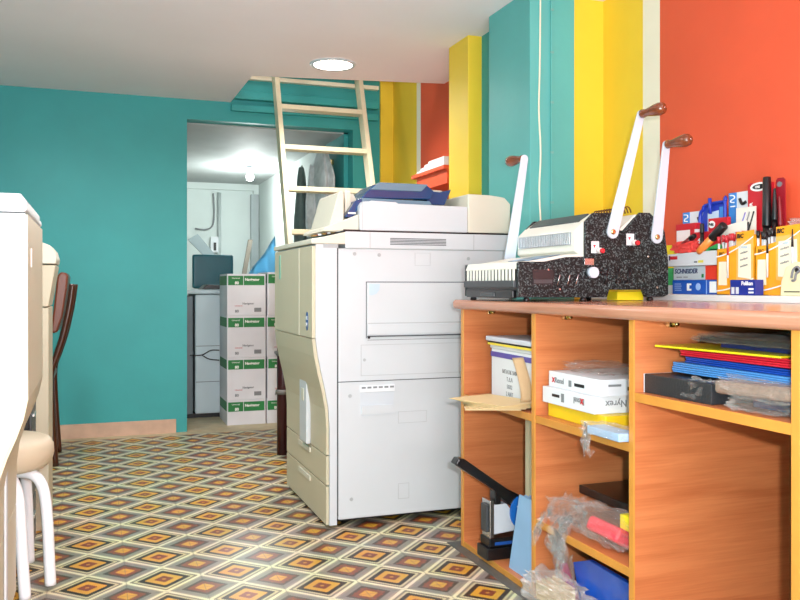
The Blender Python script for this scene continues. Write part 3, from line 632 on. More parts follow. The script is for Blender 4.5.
# ================================================================== THINGS ON THE COUNTER
def disc(b, y, z, ry, rz, x0, x1, m): b.prism([(y+ry*math.cos(a), z+rz*math.sin(a)) for a in [k*PI/10 for k in range(20)]], 'x', x0, x1, m); return b
def rod(name, label, p0, p1, r, m, capm, cap=.35, grp=None, r2=None):
    p0, p1 = Vector(p0), Vector(p1); mid = p0.lerp(p1, 1-cap); d = p1-p0
    t = thing(name, label, 'pen' if 'pen' in name else 'marker', p0, grp)
    MB().lathe([(r*.7, 0), (r, .01), (r, (mid-p0).length)], p0, m, d, 14).build('barrel', t)
    MB().lathe([(r*1.15, 0), (r*1.15, .004), ((r2 or r), (p1-mid).length-.002), ((r2 or r)*.8, (p1-mid).length)], mid, capm, d, 14).build('cap', t); return t
def boxes_on_ledge():
    Z = .8925; PBP = mat('pale_blue_print', '#9DB9E4', .5); NAV = mat('navy_ink', '#22335E'); PL = mat('carton_red', '#E2402E', .4)
    t = thing('carton', 'blue stationery carton at the bottom of the stack beside the binding machine', 'box', (1.9, 2.27, Z))
    MB().box(1.86, 1.882, 2.155, 2.377, Z, Z+.0475, mat('carton_blue', '#1F56B4', .35), .001).build('box_body', t)
    MB().box(1.8593, 1.86, 2.29, 2.302, Z+.012, Z+.036, INKW).box(1.8593, 1.86, 2.280, 2.29, Z+.012, Z+.018, INKW).box(1.8593, 1.86, 2.280, 2.29, Z+.030, Z+.036, INKW).build('printed_mark', t); MB().box(1.8593, 1.86, 2.16, 2.192, Z+.006, Z+.042, INKW).build('barcode', t)
    disc(MB(), 2.246, Z+.025, .012, .012, 1.8593, 1.86, PBP).build('round_mark', t); MB().box(1.8593, 1.86, 2.205, 2.208, Z, Z+.0475, PBP).build('stripe', t)
    for k in range(4): MB().box(1.8593, 1.86, 2.33+.003*(k % 2), 2.365, Z+.012+.007*k, Z+.0145+.007*k, PBP).build('fine_print', t)
    t = thing('carton', 'silver grey marker carton with red end in the middle of the stack', 'box', (1.9, 2.27, Z+.048))
    MB().box(1.862, 1.882, 2.214, 2.374, Z+.048, Z+.0935, mat('silver_card', '#B9C3C8', .35), .001).build('box_body', t)
    MB().box(1.861, 1.8825, 2.152, 2.2138, Z+.048, Z+.094, PL, .001).build('red_end', t)
    lettering('SCHNEIDER', .022, NAV, (1.8615, 2.368, Z+.070), 'x', t, bold=.0005, shear=.2)
    MB().box(1.8612, 1.862, 2.222, 2.232, Z+.055, Z+.067, GREEN).build('green_mark', t)
    for k in range(2): MB().box(1.8613, 1.862, 2.30+.03*k, 2.322+.036*k, Z+.056, Z+.059, INKG).build('fine_print', t)
    t = thing('carton', 'white carton with small red label on top of the stack', 'box', (1.9, 2.3, Z+.095))
    MB().prism([(2.152, Z+.095), (2.398, Z+.095), (2.396, Z+.136), (2.152, Z+.142)], 'x', 1.855, 1.884, PAPW, .001).build('box_body', t)
    b = MB(); b.box(1.8543, 1.855, 2.345, 2.382, Z+.118, Z+.129, INKR); b.box(1.8543, 1.855, 2.382, 2.389, Z+.115, Z+.131, NAV); b.box(1.8543, 1.855, 2.215, 2.24, Z+.104, Z+.112, mat('yellow_print', '#E9DC5A')); b.box(1.8543, 1.855, 2.245, 2.26, Z+.104, Z+.110, INKG); b.build('printed_label', t)
    FG = mat('folder_green', '#35B060', .4); FY = mat('folder_yellow', '#F1DB22', .4)
    o = MB().box(1.945, 1.966, 2.42, 2.56, Z, Z+.03, PAPW).box(1.945, 1.966, 2.42, 2.56, Z+.0302, Z+.092, FG).box(1.945, 1.966, 2.42, 2.56, Z+.0922, Z+.175, FY).build('card_sleeve')
    tag(o, 'yellow green and white banded sleeve between binding machine and cartons', 'card sleeve')
    tag(MB().box(1.57, 1.67, 2.28, 2.34, .8735, .902, FY, .002).build('staple_box'), 'small yellow box under the raised rear of the binding machine', 'box')
    OR = mat('display_orange', '#F5A520', .35); ORP = mat('display_peach', '#F9B45E', .4); WPR = mat('display_glow_print', '#F7EBD0', .4); CLR = mat('clear_pen_barrel', '#D9DCDD', .15)
    def pen_display(y1, ya, ym, y0, zl, zh, label, capm, capname):
        """y1..ya narrow low front, ya..ym the sloping side, ym..y0 tall printed face"""
        X0 = 1.84; t = thing('pen_display_box', label, 'pen display', (X0+.03, (y0+y1)/2, Z), 'orange pen display boxes')
        b = MB(); b.prism([(y1, Z), (y1, zl), (ya, zl+.002), (ya, Z)], 'x', X0, X0+.002, OR)
        b.prism([(ya, Z), (ya, zl+.004), (ym, zl+.010), (ym, zh), (y0, zh+.004), (y0, Z)], 'x', X0-.001, X0+.001, OR)
        b.prism([(y1, Z), (y1, zl+.01), (ym, zh-.004), (ym, Z)], 'x', X0+.034, X0+.036, OR)
        b.box(X0, X0+.034, y0, y0+.002, Z, zh-.01, OR); b.box(X0, X0+.034, y1-.002, y1, Z, zl, OR); b.box(X0+.032, X0+.034, y0, y1, Z, zl, OR); b.box(X0, X0+.034, y0, y1, Z, Z+.002, OR); b.build('display_carton', t)
        MB().prism([(ym, Z+.045), (ym, zh-.028), (y0+.003, zh-.022), (y0+.003, Z+.035)], 'x', X0-.0018, X0-.001, ORP).prism([(ym-.008, Z+.055), (ym-.010, zh-.042), (y0+.012, zh-.038), (y0+.010, Z+.048)], 'x', X0-.0024, X0-.0018, WPR).build('printed_panel', t)
        MB().prism([(y1-.008, Z+.03), (y1-.010, zl-.04), (ya+.010, zl-.04), (ya+.008, Z+.03)], 'x', X0-.0008, X0, WPR).build('printed_panel', t)
        def arc(z0, z1, h):
            n = 10; up = [(y1+(y0-y1)*k/n, z0+(z1-z0)*(k/n)**1.6+h/2) for k in range(n+1)]; return up+[(y, z-h) for y, z in up[::-1]]
        MB().prism(arc(Z+.012, Z+.05, .004), 'x', X0-.003, X0-.0025, INKW).build('white_swoosh', t)
        MB().prism(arc(zl-.024, zh-.016, .004), 'x', X0-.0036, X0-.0031, INKW).build('white_swoosh', t)
        lettering('BIC', .018, INK, (X0-.0028, ym-.003, zh-.018), 'x', t, bold=.0006, shear=.15)
        lettering('BIC', .015, mat('dark_orange_ink', '#7A4A08'), (X0-.0012, y1-.010, zl-.020), 'x', t, bold=.0004, shear=.15)
        lettering('Cristal', .013, mat('sky_print', '#A9C6DE'), (X0-.0032, ym-.012, zh-.05), 'x', t, shear=.2)
        for k in range(3): lettering('medium', .010, INKG, (X0-.0032, ym-.018, zh-.068-.02*k), 'x', t, spin=.2)
        n = 11
        for i in range(n):
            f = i/(n-1); y = y1-.006-f*(y1-ym-.010); x = X0+.009+(i % 3)*.008
            base = Vector((x, y, Z+.004)); tip = Vector((x-.002, y+.004-f*.022+R.uniform(-.003, .003), zl+.042+f*.008+R.uniform(-.004, .005)))
            p = thing('ballpoint_pen', f'clear ballpoint pen with {capname} cap standing in the {"left" if capname == "red" else "right"} orange display', 'pen', base, f'{capname} capped pens in the orange displays')
            mid = base.lerp(tip, .88)
            MB().cyl(base, mid, .0036, CLR, n=8).build('barrel', p); MB().cyl(mid, tip, .0048, capm, r1=.0056, n=10).build('cap', p)
    RC = mat('red_cap', '#C42A34', .3); BC = mat('black_cap', '#17181A', .3)
    pen_display(2.135, 2.082, 2.048, 1.976, 1.036, 1.084, 'orange pen display full of red capped pens, above the small navy box', RC, 'red')
    pen_display(1.971, 1.920, 1.889, 1.80, 1.038, 1.090, 'orange pen display full of black capped pens, rightmost on the ledge', BC, 'black')
    for y, z0, m, cn, wh in ((2.079, .945, RC, 'red', 'left display'), (1.917, .945, BC, 'black', 'middle of the right display'), (1.824, .96, BC, 'black', 'far right of the right display')):
        p = thing('ballpoint_pen', f'{cn} pen standing upright at the face of the {wh}', 'pen', (1.833, y, z0))
        MB().cyl((1.8335, y, z0), (1.8335, y, z0+.075), .0028, CLR, n=8).build('barrel', p); MB().cyl((1.8335, y, z0+.07), (1.8335, y, z0+.12), .0035, m, r1=.0016, n=8).build('cap', p)
    t = thing('eraser_box', 'small navy blue box in front of the red pen display', 'box', (1.82, 1.98, Z))
    MB().box(1.80, 1.832, 1.93, 2.031, Z, Z+.046, mat('navy_card', '#1B2F8E', .35), .001).build('box_body', t)
    lettering('Pelikan', .0165, INKW, (1.7995, 1.984, Z+.030), 'x', t, bold=.0004)
    b = MB(); b.box(1.7993, 1.80, 2.013, 2.025, Z+.004, Z+.024, PAPW); b.box(1.7993, 1.80, 1.995, 2.007, Z+.004, Z+.024, PAPW); b.build('printed_mark', t)
    for k in range(2): MB().box(1.7993, 1.80, 1.935, 1.955, Z+.016-k*.010, Z+.021-k*.010, INKW).build('fine_print', t)
    t = thing('paper_packet', 'cream packet with a dark printed figure at the right end of the ledge', 'packet', (1.81, 1.80, Z))
    MB().prism([(1.835, Z), (1.832, Z+.04), (1.822, Z+.06), (1.815, Z+.08), (1.785, Z+.094), (1.745, Z+.09), (1.74, Z)], 'x', 1.80, 1.822, mat('cream_packet_paper', '#E9E2B8', .6, bump=.3), .003).build('packet_body', t)
    b = MB()
    b.tube(smooth([(1.7985, 1.792, Z+.05), (1.7985, 1.786, Z+.072), (1.7985, 1.772, Z+.08), (1.7985, 1.762, Z+.07), (1.7985, 1.775, Z+.062), (1.7985, 1.78, Z+.045), (1.7985, 1.79, Z+.042)]), .0035, INKG, 6); disc(b, 1.772, Z+.07, .008, .007, 1.7975, 1.7985, INK); b.build('printed_figure', t)
    MB().box(1.7992, 1.80, 1.765, 1.82, Z+.010, Z+.013, INK).build('fine_print', t)
boxes_on_ledge()

def blister_cards():
    Z = .8925; SB = mat('swan_card_blue', '#3F86CE', .4); CR = mat('card_red', '#C9202B', .35); NOTE = mat('cream_note', '#EEE6D8', .6)
    def bird_card(label, x, y1, y0, zt):
        t = thing('blister_card', label, 'blister card', (x, (y0+y1)/2, Z))
        MB().box(x, x+.003, y0, y1, Z, zt, PAPW).build('card', t)
        MB().box(x-.0008, x, y1-.036, y1, Z, zt, SB).build('blue_band', t)
        MB().tube(smooth([(x-.002, y1-.008, zt-.008), (x-.002, y1-.024, zt-.010), (x-.002, y1-.027, zt-.018), (x-.002, y1-.012, zt-.024), (x-.002, y1-.012, zt-.030), (x-.002, y1-.026, zt-.032)]), .0022, INKW, 6).build('swan_mark', t)
        MB().box(x-.0012, x-.0008, y1-.030, y1-.008, zt-.046, zt-.042, INKW).build('fine_print', t)
        MB().tube(smooth([(x-.002, y0+.04, zt-.022), (x-.003, y0+.028, zt-.040), (x-.002, y0+.012, zt-.034)]), .005, BLK, 6).build('printed_clip', t)
        return t
    bird_card('short white card with blue edge and bird mark, left of the blue pouch', 1.935, 2.416, 2.295, 1.177)
    bird_card('tall white card with blue edge and bird mark, beside the red marker card', 1.9365, 2.191, 2.10, 1.222)
    t = thing('zip_pouch', 'blue edged clear pouch between the two white cards', 'pouch', (1.93, 2.25, Z)); CO = mat('cobalt_plastic', '#2038A8', .3)
    MB().tube(smooth([(1.925, 2.312, .95), (1.925, 2.316, 1.145), (1.925, 2.300, 1.178), (1.925, 2.285, 1.192), (1.925, 2.20, 1.196), (1.925, 2.196, 1.19), (1.925, 2.196, .95)]), .006, CO, 8).build('blue_rim', t)
    MB().prism([(2.312, Z), (2.312, 1.145), (2.29, 1.19), (2.197, 1.194), (2.197, Z)], 'x', 1.926, 1.931, CO).build('pouch_sheet', t)
    MB().prism([(2.28, 1.0), (2.277, 1.165), (2.225, 1.17), (2.225, 1.0)], 'x', 1.9245, 1.926, mat('pouch_pale', '#C4D6E8', .3)).build('paper_insert', t)
    MB().box(1.9235, 1.926, 2.2, 2.22, 1.0, 1.18, SB).build('side_band', t); MB().tube([(1.915, 2.256, 1.212), (1.915, 2.254, 1.16)], .006, CO, 8).build('zip_pull', t)
    t = thing('glue_pack', 'red glue pack with white badge behind the orange marker', 'glue pack', (1.90, 2.2, Z))
    MB().box(1.895, 1.91, 2.151, 2.24, Z, 1.142, CR, .002).build('card', t); disc(MB(), 2.222, 1.122, .015, .012, 1.8935, 1.895, INKW).build('badge', t)
    lettering('Pritt', .013, INK, (1.893, 2.236, 1.118), 'x', t, bold=.0006)
    t = thing('carton', 'white carton with red lid behind the red felt bundle', 'box', (1.91, 2.36, Z))
    MB().box(1.897, 1.914, 2.302, 2.403, Z, 1.125, mat('pinkish_white_card', '#EFE3E0', .4), .001).build('box_body', t); MB().box(1.895, 1.916, 2.30, 2.405, 1.112, 1.134, CR, .002).box(1.8955, 1.897, 2.31, 2.33, 1.09, 1.112, CR).build('red_lid', t)
    t = thing('marker_pack', 'red marker pack with white mark next to the orange marker', 'marker pack', (1.89, 2.255, Z))
    MB().box(1.885, 1.892, 2.215, 2.299, Z, 1.10, CR, .002).build('card', t); disc(MB(), 2.262, 1.07, .016, .010, 1.8838, 1.885, INKW).build('badge', t)
    rod('marker', 'upright black marker in front of the red marker pack', (1.872, 2.242, Z+.143), (1.872, 2.242, 1.126), .0065, BLK, BLK)
    rod('highlighter', 'thick orange marker with a black cap leaning to the right', (1.856, 2.240, 1.030), (1.856, 2.120, 1.112), .0125, mat('orange_plastic', '#F08A3C', .3), BLK, .46, r2=.0145)
    o = MB().prism([(2.225, 1.030), (2.222, 1.040), (2.168, 1.056), (2.15, 1.052), (2.148, 1.035)], 'x', 1.868, 1.872, mat('folder_green', '')).box(1.868, 1.872, 2.16, 2.2, Z+.143, 1.04, mat('folder_green', '')).build('green_card'); tag(o, 'bright green card corner below the orange marker', 'card')
    o = crumple('felt_bundle', (1.868, 2.318, 1.052), (.014, .056, .020), mat('red_felt', '#E0453F', .6), 3, .45, 4, floor=1.0305); tag(o, 'crumpled red felt bundle lying on the white carton', 'felt bundle')
    rod('marker', 'dark red marker lying across the red felt bundle', (1.862, 2.335, 1.055), (1.862, 2.265, 1.088), .0085, mat('dark_red_plastic', '#7A1B20', .3), BLK, .3)
    o = MB().prism([(2.153, 1.045), (2.158, 1.104), (2.13, 1.112), (2.075, 1.120), (2.046, 1.122), (2.046, 1.07), (2.06, 1.04)], 'x', 1.8745, 1.8775, NOTE).box(1.8745, 1.8775, 2.06, 2.15, Z, 1.06, NOTE).build('note_card'); tag(o, 'cream note card propped behind the red capped pens', 'card')
    t = thing('blister_card', 'white card printed with slanting pens, behind the note card', 'blister card', (1.917, 2.09, Z)); MB().box(1.915, 1.918, 2.05, 2.134, Z, 1.168, NOTE).build('card', t)
    for k in range(3): MB().tube([(1.9135, 2.118-k*.020, 1.095), (1.9135, 2.092-k*.018, 1.152)], .0022, [mat('purple_print', '#7C74B4'), INKG, INK][k], 6).build('printed_pen', t)
    rod('marker', 'black felt marker with pointed cap before the card of printed pens', (1.887, 2.078, 1.0), (1.887, 2.050, 1.118), .007, BLK, BLK, .4, r2=.003)
    t = thing('blister_card', 'large red card with white oval badge holding black markers', 'blister card', (1.93, 2.03, Z))
    MB().prism([(2.097, Z), (2.097, 1.238), (2.085, 1.243), (1.99, 1.236), (1.985, Z)], 'x', 1.928, 1.931, CR).build('card', t)
    disc(disc(MB(), 2.050, 1.228, .036, .014, 1.9268, 1.928, INKW), 2.048, 1.228, .028, .008, 1.9260, 1.9268, INK).build('oval_badge', t)
    lettering('UNI', .011, INKW, (1.9257, 2.064, 1.224), 'x', t, bold=.0004); lettering('MARKER', .016, INKW, (1.9275, 2.078, 1.12), 'x', t, spin=PI/2, bold=.0006)
    m1 = rod('marker', 'thick black marker standing before the red card', (1.913, 2.002, Z), (1.913, 2.002, 1.252), .0118, BLK, BLK, .42)
    m2 = rod('marker', 'thin black pen standing on the red card', (1.916, 1.974, Z), (1.916, 1.974, 1.214), .008, BLK, BLK, .3, r2=.004)
    lettering('PERMANENT', .012, INKG, (1.9005, 2.006, 1.02), 'x', m1, spin=PI/2); lettering('DRY-SAFE', .010, INKW, (1.9075, 1.978, 1.05), 'x', m2, spin=PI/2, bold=.0004)
    t = thing('blister_card', 'narrow dark red card with a red marker, rightmost of the cards', 'blister card', (1.935, 1.975, Z)); MB().prism([(1.984, Z), (1.992, 1.24), (1.985, 1.247), (1.965, 1.247), (1.957, 1.24), (1.948, Z)], 'x', 1.938, 1.941, mat('dark_red_card', '#9A1C2A', .35)).build('card', t)
    disc(MB(), 1.977, 1.228, .010, .008, 1.9365, 1.938, INKG).build('badge', t)
    rod('marker', 'dark red marker held by the narrow dark red card', (1.928, 1.953, Z), (1.928, 1.968, 1.19), .007, mat('dark_red_plastic', ''), mat('dark_red_plastic', ''), .3, r2=.004)
    MB_ = crumple('plastic_bag', (1.90, 1.862, 1.10), (.022, .028, .015), FILM2, 11, .4, 3); tag(MB_, 'small milky plastic bag lying on top of the right pen display', 'bag')
blister_cards()

# ================================================================== THINGS ON THE SHELVES
def bay_one():
    Z = .5395
    t = thing('form_pad_stack', 'thick bundle of white forms with a purple band on the upper shelf', 'paper bundle', (1.35, 2.4, Z))
    Mx = Matrix.Translation((1.345, 2.435, Z)) @ Matrix.Rotation(math.radians(-2), 4, 'Z')
    MB().box(-.075, .12, -.155, .155, .0, .168, PAPW, .003, M=Mx).build('paper_block', t)
    MB().box(-.077, .122, -.157, .157, .14, .157, mat('purple_band', '#4A3F96', .4), M=Mx).build('band', t)
    MB().box(-.078, .125, -.158, .158, .169, .179, PAPW, M=Mx).build('top_sheets', t)
    o = MB().box(-.085, .13, -.165, .165, .18, .187, mat('yellow_folder', '#E8D23A', .4), M=Mx).box(-.085, .13, -.165, .165, .188, .192, INK, M=Mx).build('folder'); tag(o, 'thin yellow and black folder lying on the form bundle', 'folder')
    o = MB().box(-.090, .13, -.168, .172, .193, .209, mat('grey_papers', '#C9CCD4', .5), .004, M=Mx).build('paper_stack'); tag(o, 'grey white papers on top of the form bundle', 'papers')
    for i, s in enumerate(('ΜΠΛΟΚ 50Φ', 'Τ.Δ.Α', '50Χ2', '2 ΑΝΤ')):
        o = bpy.data.objects.new('lettering', text_mesh(s, .019, INKG, (0, 0, 0), 'x', align='CENTER')); COL.objects.link(o)
        o.data.transform(Mx @ Matrix.Translation((-.0757, .01, .09-i*.024))); adopt(o, t)
    # kraft envelopes spread on the shelf
    km = mat('kraft_envelope', '#D9BE8C', .55, var=.04)
    for i in range(7):
        a = math.radians(-12+i*5)
        o = MB().box(-.085, .085, -.12, .12, 0, .0022, km, M=Matrix.Translation((1.178-.001*i, 2.405-.008*i, Z+.0006+.0034*i)) @ Matrix.Rotation(a*1.3-.1, 4, 'Z')).build('envelope')
        tag(o, ['lowest', 'second lowest', 'third lowest', 'middle', 'third highest', 'second highest', 'topmost'][i]+' kraft envelope of the fanned pile on the upper shelf', 'envelope', 'kraft envelopes fanned on the upper shelf')
    # curled cream envelope against divider
    def f(u, v):
        a = -.3+u*2.0; r = .055
        return Vector((1.205+.04*v, 2.27-r*math.cos(a)*.9+.03, Z+.028+.13*u**1.1))
    o = MB().grid(f, 14, 4, mat('cream_envelope', '#E9CFA6', .5), thick=.003).build('curled_envelope'); tag(o, 'curled cream envelope standing against the first divider', 'envelope')
    def f2(u, v): return Vector((1.20+.0*v, 2.30-.05*u-.03*v*(1-u), Z+.026+.10*u*(.4+.6*v)))
    # lower compartment
    Z = .0205
    o = MB().box(1.305, 1.315, 2.20, 2.405, Z, .495, mat('beige_board', '#CDBE9E', .5)).build('backing_board'); tag(o, 'tall beige board standing at the right of the stapler bay', 'board')
    def fold(n, x0, lean):
        t = Matrix.Translation((x0, 2.215, Z)); return t
    bf = mat('light_blue_folder', '#8DB4D8', .4)
    for i in range(3):
        x = 1.25+.035*i
        o = MB().prism([(2.385-.02*i, Z), (2.2, Z), (2.2, .27), (2.315-.01*i, .27)], 'x', 1.235+.012*i, 1.239+.012*i, bf).build('folder'); tag(o, ['nearest', 'middle', 'farthest'][i]+' light blue folder leaning on the divider in the stapler bay', 'folder', 'light blue folders in the stapler bay')
    # heavy duty stapler, seen from its side
    t = thing('heavy_stapler', 'heavy duty stapler with long black arm and blue disc', 'stapler', (1.25, 2.47, Z))
    Y = 2.49; k_ = 2.49/2.45
    def q(pts): return [(x*k_, .92+(z-.92)*k_) for x, z in pts]
    MB().box(1.195, 1.36, Y-.03, Y+.05, Z, .06, BLK, .004).box(1.205, 1.35, Y-.025, Y+.045, .061, .09, BLK, .004).build('base', t)
    MB().box(1.225, 1.30, Y-.0265, Y-.025, .068, .078, mat('blue_strip', '#1D4E9A', .3)).build('badge', t)
    MB().prism(q([(1.195, .115), (1.315, .125), (1.312, .15), (1.285, .165), (1.262, .195), (1.25, .212), (1.203, .212)]), 'y', Y-.022, Y+.03, mat('white_casting', '#C3C9D0', .35), .003).build('frame', t)
    MB().box(1.207, 1.222, Y-.026, Y+.034, .092, .215, STEEL, .002).box(1.198, 1.207, Y-.015, Y+.025, .11, .20, DGREY, .002).build('magazine', t)
    MB().prism(q([(1.068, .352), (1.080, .370), (1.10, .368), (1.255, .258), (1.30, .235), (1.30, .20), (1.26, .205), (1.20, .262)]), 'y', Y-.022, Y+.022, BLK, .005).build('lever_arm', t)
    MB().box(1.228, 1.25, Y-.02, Y+.02, .195, .25, BLK, .003).build('plunger', t)
    cx, cz = q([(1.297, .182)])[0]
    MB().prism([(cx+.038*math.cos(a), cz+.052*math.sin(a)) for a in [k*PI/16 for k in range(32)]], 'y', Y-.03, Y-.0225, mat('bright_blue_plastic', '#1E6AC2', .25)).build('disc', t)
    for dx, dz in ((-.012, .02), (.008, -.01), (-.014, -.02)): MB().cyl((cx+dx, Y-.031, cz+dz), (cx+dx, Y-.033, cz+dz), .003, INKW, n=8).build('screw', t)
bay_one()

def bay_two():
    Z = .5395
    YEW = mat('yellow_carton', '#EBC51E', .4)
    tag(MB().box(1.245, 1.55, 1.86, 2.155, Z, Z+.040, YEW, .002).build('carton'), 'flat yellow carton under the two white boxes', 'box')
    t = thing('carton', 'white binding cover box lying upside down on the yellow carton', 'box', (1.4, 1.95, Z+.053))
    x0 = 1.232; z0 = Z+.0405
    MB().box(x0, 1.54, 1.895, 2.165, z0, z0+.046, PAPW, .0015).build('box_body', t)
    lettering('Rexel', .024, INKG, (x0-.0006, 1.94, z0+.034), 'x', t, spin=PI, bold=.0005); lettering('x', .030, INKR, (x0-.0007, 1.945, z0+.034), 'x', t, spin=PI, bold=.001)
    b = MB(); b.box(x0-.0008, x0, 2.07, 2.11, z0+.022, z0+.03, INK); b.box(x0-.0008, x0, 2.045, 2.06, z0+.012, z0+.036, INKG); b.build('barcode', t)
    lettering('Nyrex', .026, INKG, (1.335, 1.8945, z0+.034), 'y', t, spin=PI, bold=.0003)
    t = thing('carton', 'white binding cover box, upper of the two white boxes', 'box', (1.4, 1.95, z0+.046)); z1 = z0+.0465
    MB().box(x0+.015, 1.55, 1.885, 2.155, z1, z1+.045, PAPW, .0015).build('box_body', t)
    lettering('Rexel', .022, INKG, (x0+.0143, 2.12, z1+.014), 'x', t, bold=.0004); lettering('x', .03, INKR, (x0+.0142, 2.135, z1+.014), 'x', t, bold=.0006)
    MB().box(x0+.0142, x0+.015, 1.965, 2.015, z1+.014, z1+.023, INK).box(x0+.0142, x0+.015, 2.03, 2.045, z1+.01, z1+.028, INKG).build('barcode', t)
    MB().box(1.33, 1.375, 1.8842, 1.885, z1+.014, z1+.024, INK).box(1.27, 1.31, 1.8842, 1.885, z1+.026, z1+.032, INKG).build('barcode', t)
    o = crumple('plastic_bag', (1.345, 2.03, z1+.062), (.07, .10, .014), FILM, 2, .45, 4, floor=z1+.0465, yl=(1.713, 2.17)); tag(o, 'clear plastic bag crumpled on top of the white boxes', 'plastic bag')
    # wrapped blue pack at the shelf front
    t = thing('wrapped_folder_pack', 'pale blue folders in clear film hanging over the shelf edge', 'folder pack', (1.24, 1.8, Z))
    MB().box(1.185, 1.24, 1.715, 1.855, Z+.001, Z+.022, mat('pale_blue_folder', '#9DB8D4', .35), .004).build('folders', t)
    o = crumple('film_wrap', (1.215, 1.80, Z+.016), (.04, .085, .015), FILM, 5, .35, 4, floor=Z, yl=(1.713, 2.17), parent=t)
    film_strand([(1.20, 1.875, Z+.012), (1.192, 1.875, Z-.02), (1.192, 1.865, Z-.05)], .035, FILM, 'film_tail', 3, t)
    # middle shelf: plastic bags with pouches
    Z = .2355
    o = MB().box(1.34, 1.66, 1.73, 2.14, .308, .332, BLK, .003).box(1.50, 1.62, 1.74, 2.12, Z, .3075, BLK).build('document_case'); tag(o, 'flat black document case on the middle shelf', 'case')
    t = thing('bagged_pouches', 'clear bag of red and yellow pouches spilling over the middle shelf', 'bag of pouches', (1.26, 1.95, Z))
    o = MB().box(-.035, .03, -.07, .07, -.02, .02, mat('coral_red_plastic', '#E23A4A', .35), .015, 4, M=Matrix.Translation((1.262, 1.86, Z+.040)) @ Matrix.Rotation(.5, 4, 'Y')).build('red_pouch', t)
    MB().box(1.26, 1.33, 1.72, 1.82, Z+.062, Z+.10, mat('folder_yellow', ''), .004).build('yellow_pack', t)
    crumple('bag_film', (1.268, 1.88, Z+.052), (.048, .13, .042), FILM, 8, .35, 5, floor=Z, yl=(1.713, 2.17), parent=t)
    crumple('bag_film', (1.25, 2.06, Z+.045), (.04, .06, .035), FILM, 9, .5, 5, floor=Z, yl=(1.713, 2.17), parent=t)
    film_strand([(1.22, 2.10, Z+.04), (1.19, 2.11, Z+.005), (1.185, 2.13, Z-.05)], .035, FILM, 'bag_film', 4, t)
    film_strand([(1.23, 2.03, Z+.03), (1.195, 2.02, Z-.01), (1.19, 2.01, Z-.07)], .08, FILM, 'bag_film', 6, t)
    # bottom shelf
    Z = .0205
    t = thing('blue_document_wallet', 'glossy deep blue document wallet slanting on the bottom shelf', 'document wallet', (1.32, 1.9, Z))
    MB().prism([(2.02, .022), (2.06, .135), (1.98, .165), (1.715, .160), (1.715, .022)], 'x', 1.27, 1.285, mat('deep_blue_gloss', '#1450B4', .12, var=.25, scale=5, coat=.4), .002).build('wallet', t)
    t2 = thing('bagged_folder', 'plum coloured folder edge in clear film beside the blue wallet', 'folder', (1.25, 2.0, Z))
    MB().prism([(2.03, Z), (2.085, .125), (2.075, .13), (2.0, Z)], 'x', 1.24, 1.26, mat('plum_plastic', '#9A3A54', .35)).build('folder', t2); crumple('film_wrap', (1.252, 2.075, .10), (.018, .03, .05), FILM, 13, .5, 4, floor=Z, yl=(1.713, 2.17), parent=t2)
    t = thing('wrapped_paper_bundle', 'milky plastic bag with beige sheets jutting from the bottom shelf', 'bag', (1.22, 2.06, Z))
    for i in range(4): MB().box(1.19+.012*i, 1.198+.012*i, 1.93+.02*i, 2.13-.01*i, Z, .07+.006*i, mat('beige_sheet', '#D9BE92', .5)).build('sheet', t)
    crumple('bag_film', (1.215, 2.06, .055), (.055, .12, .045), FILM2, 14, .4, 4, floor=Z, yl=(1.713, 2.17), parent=t)
bay_two()

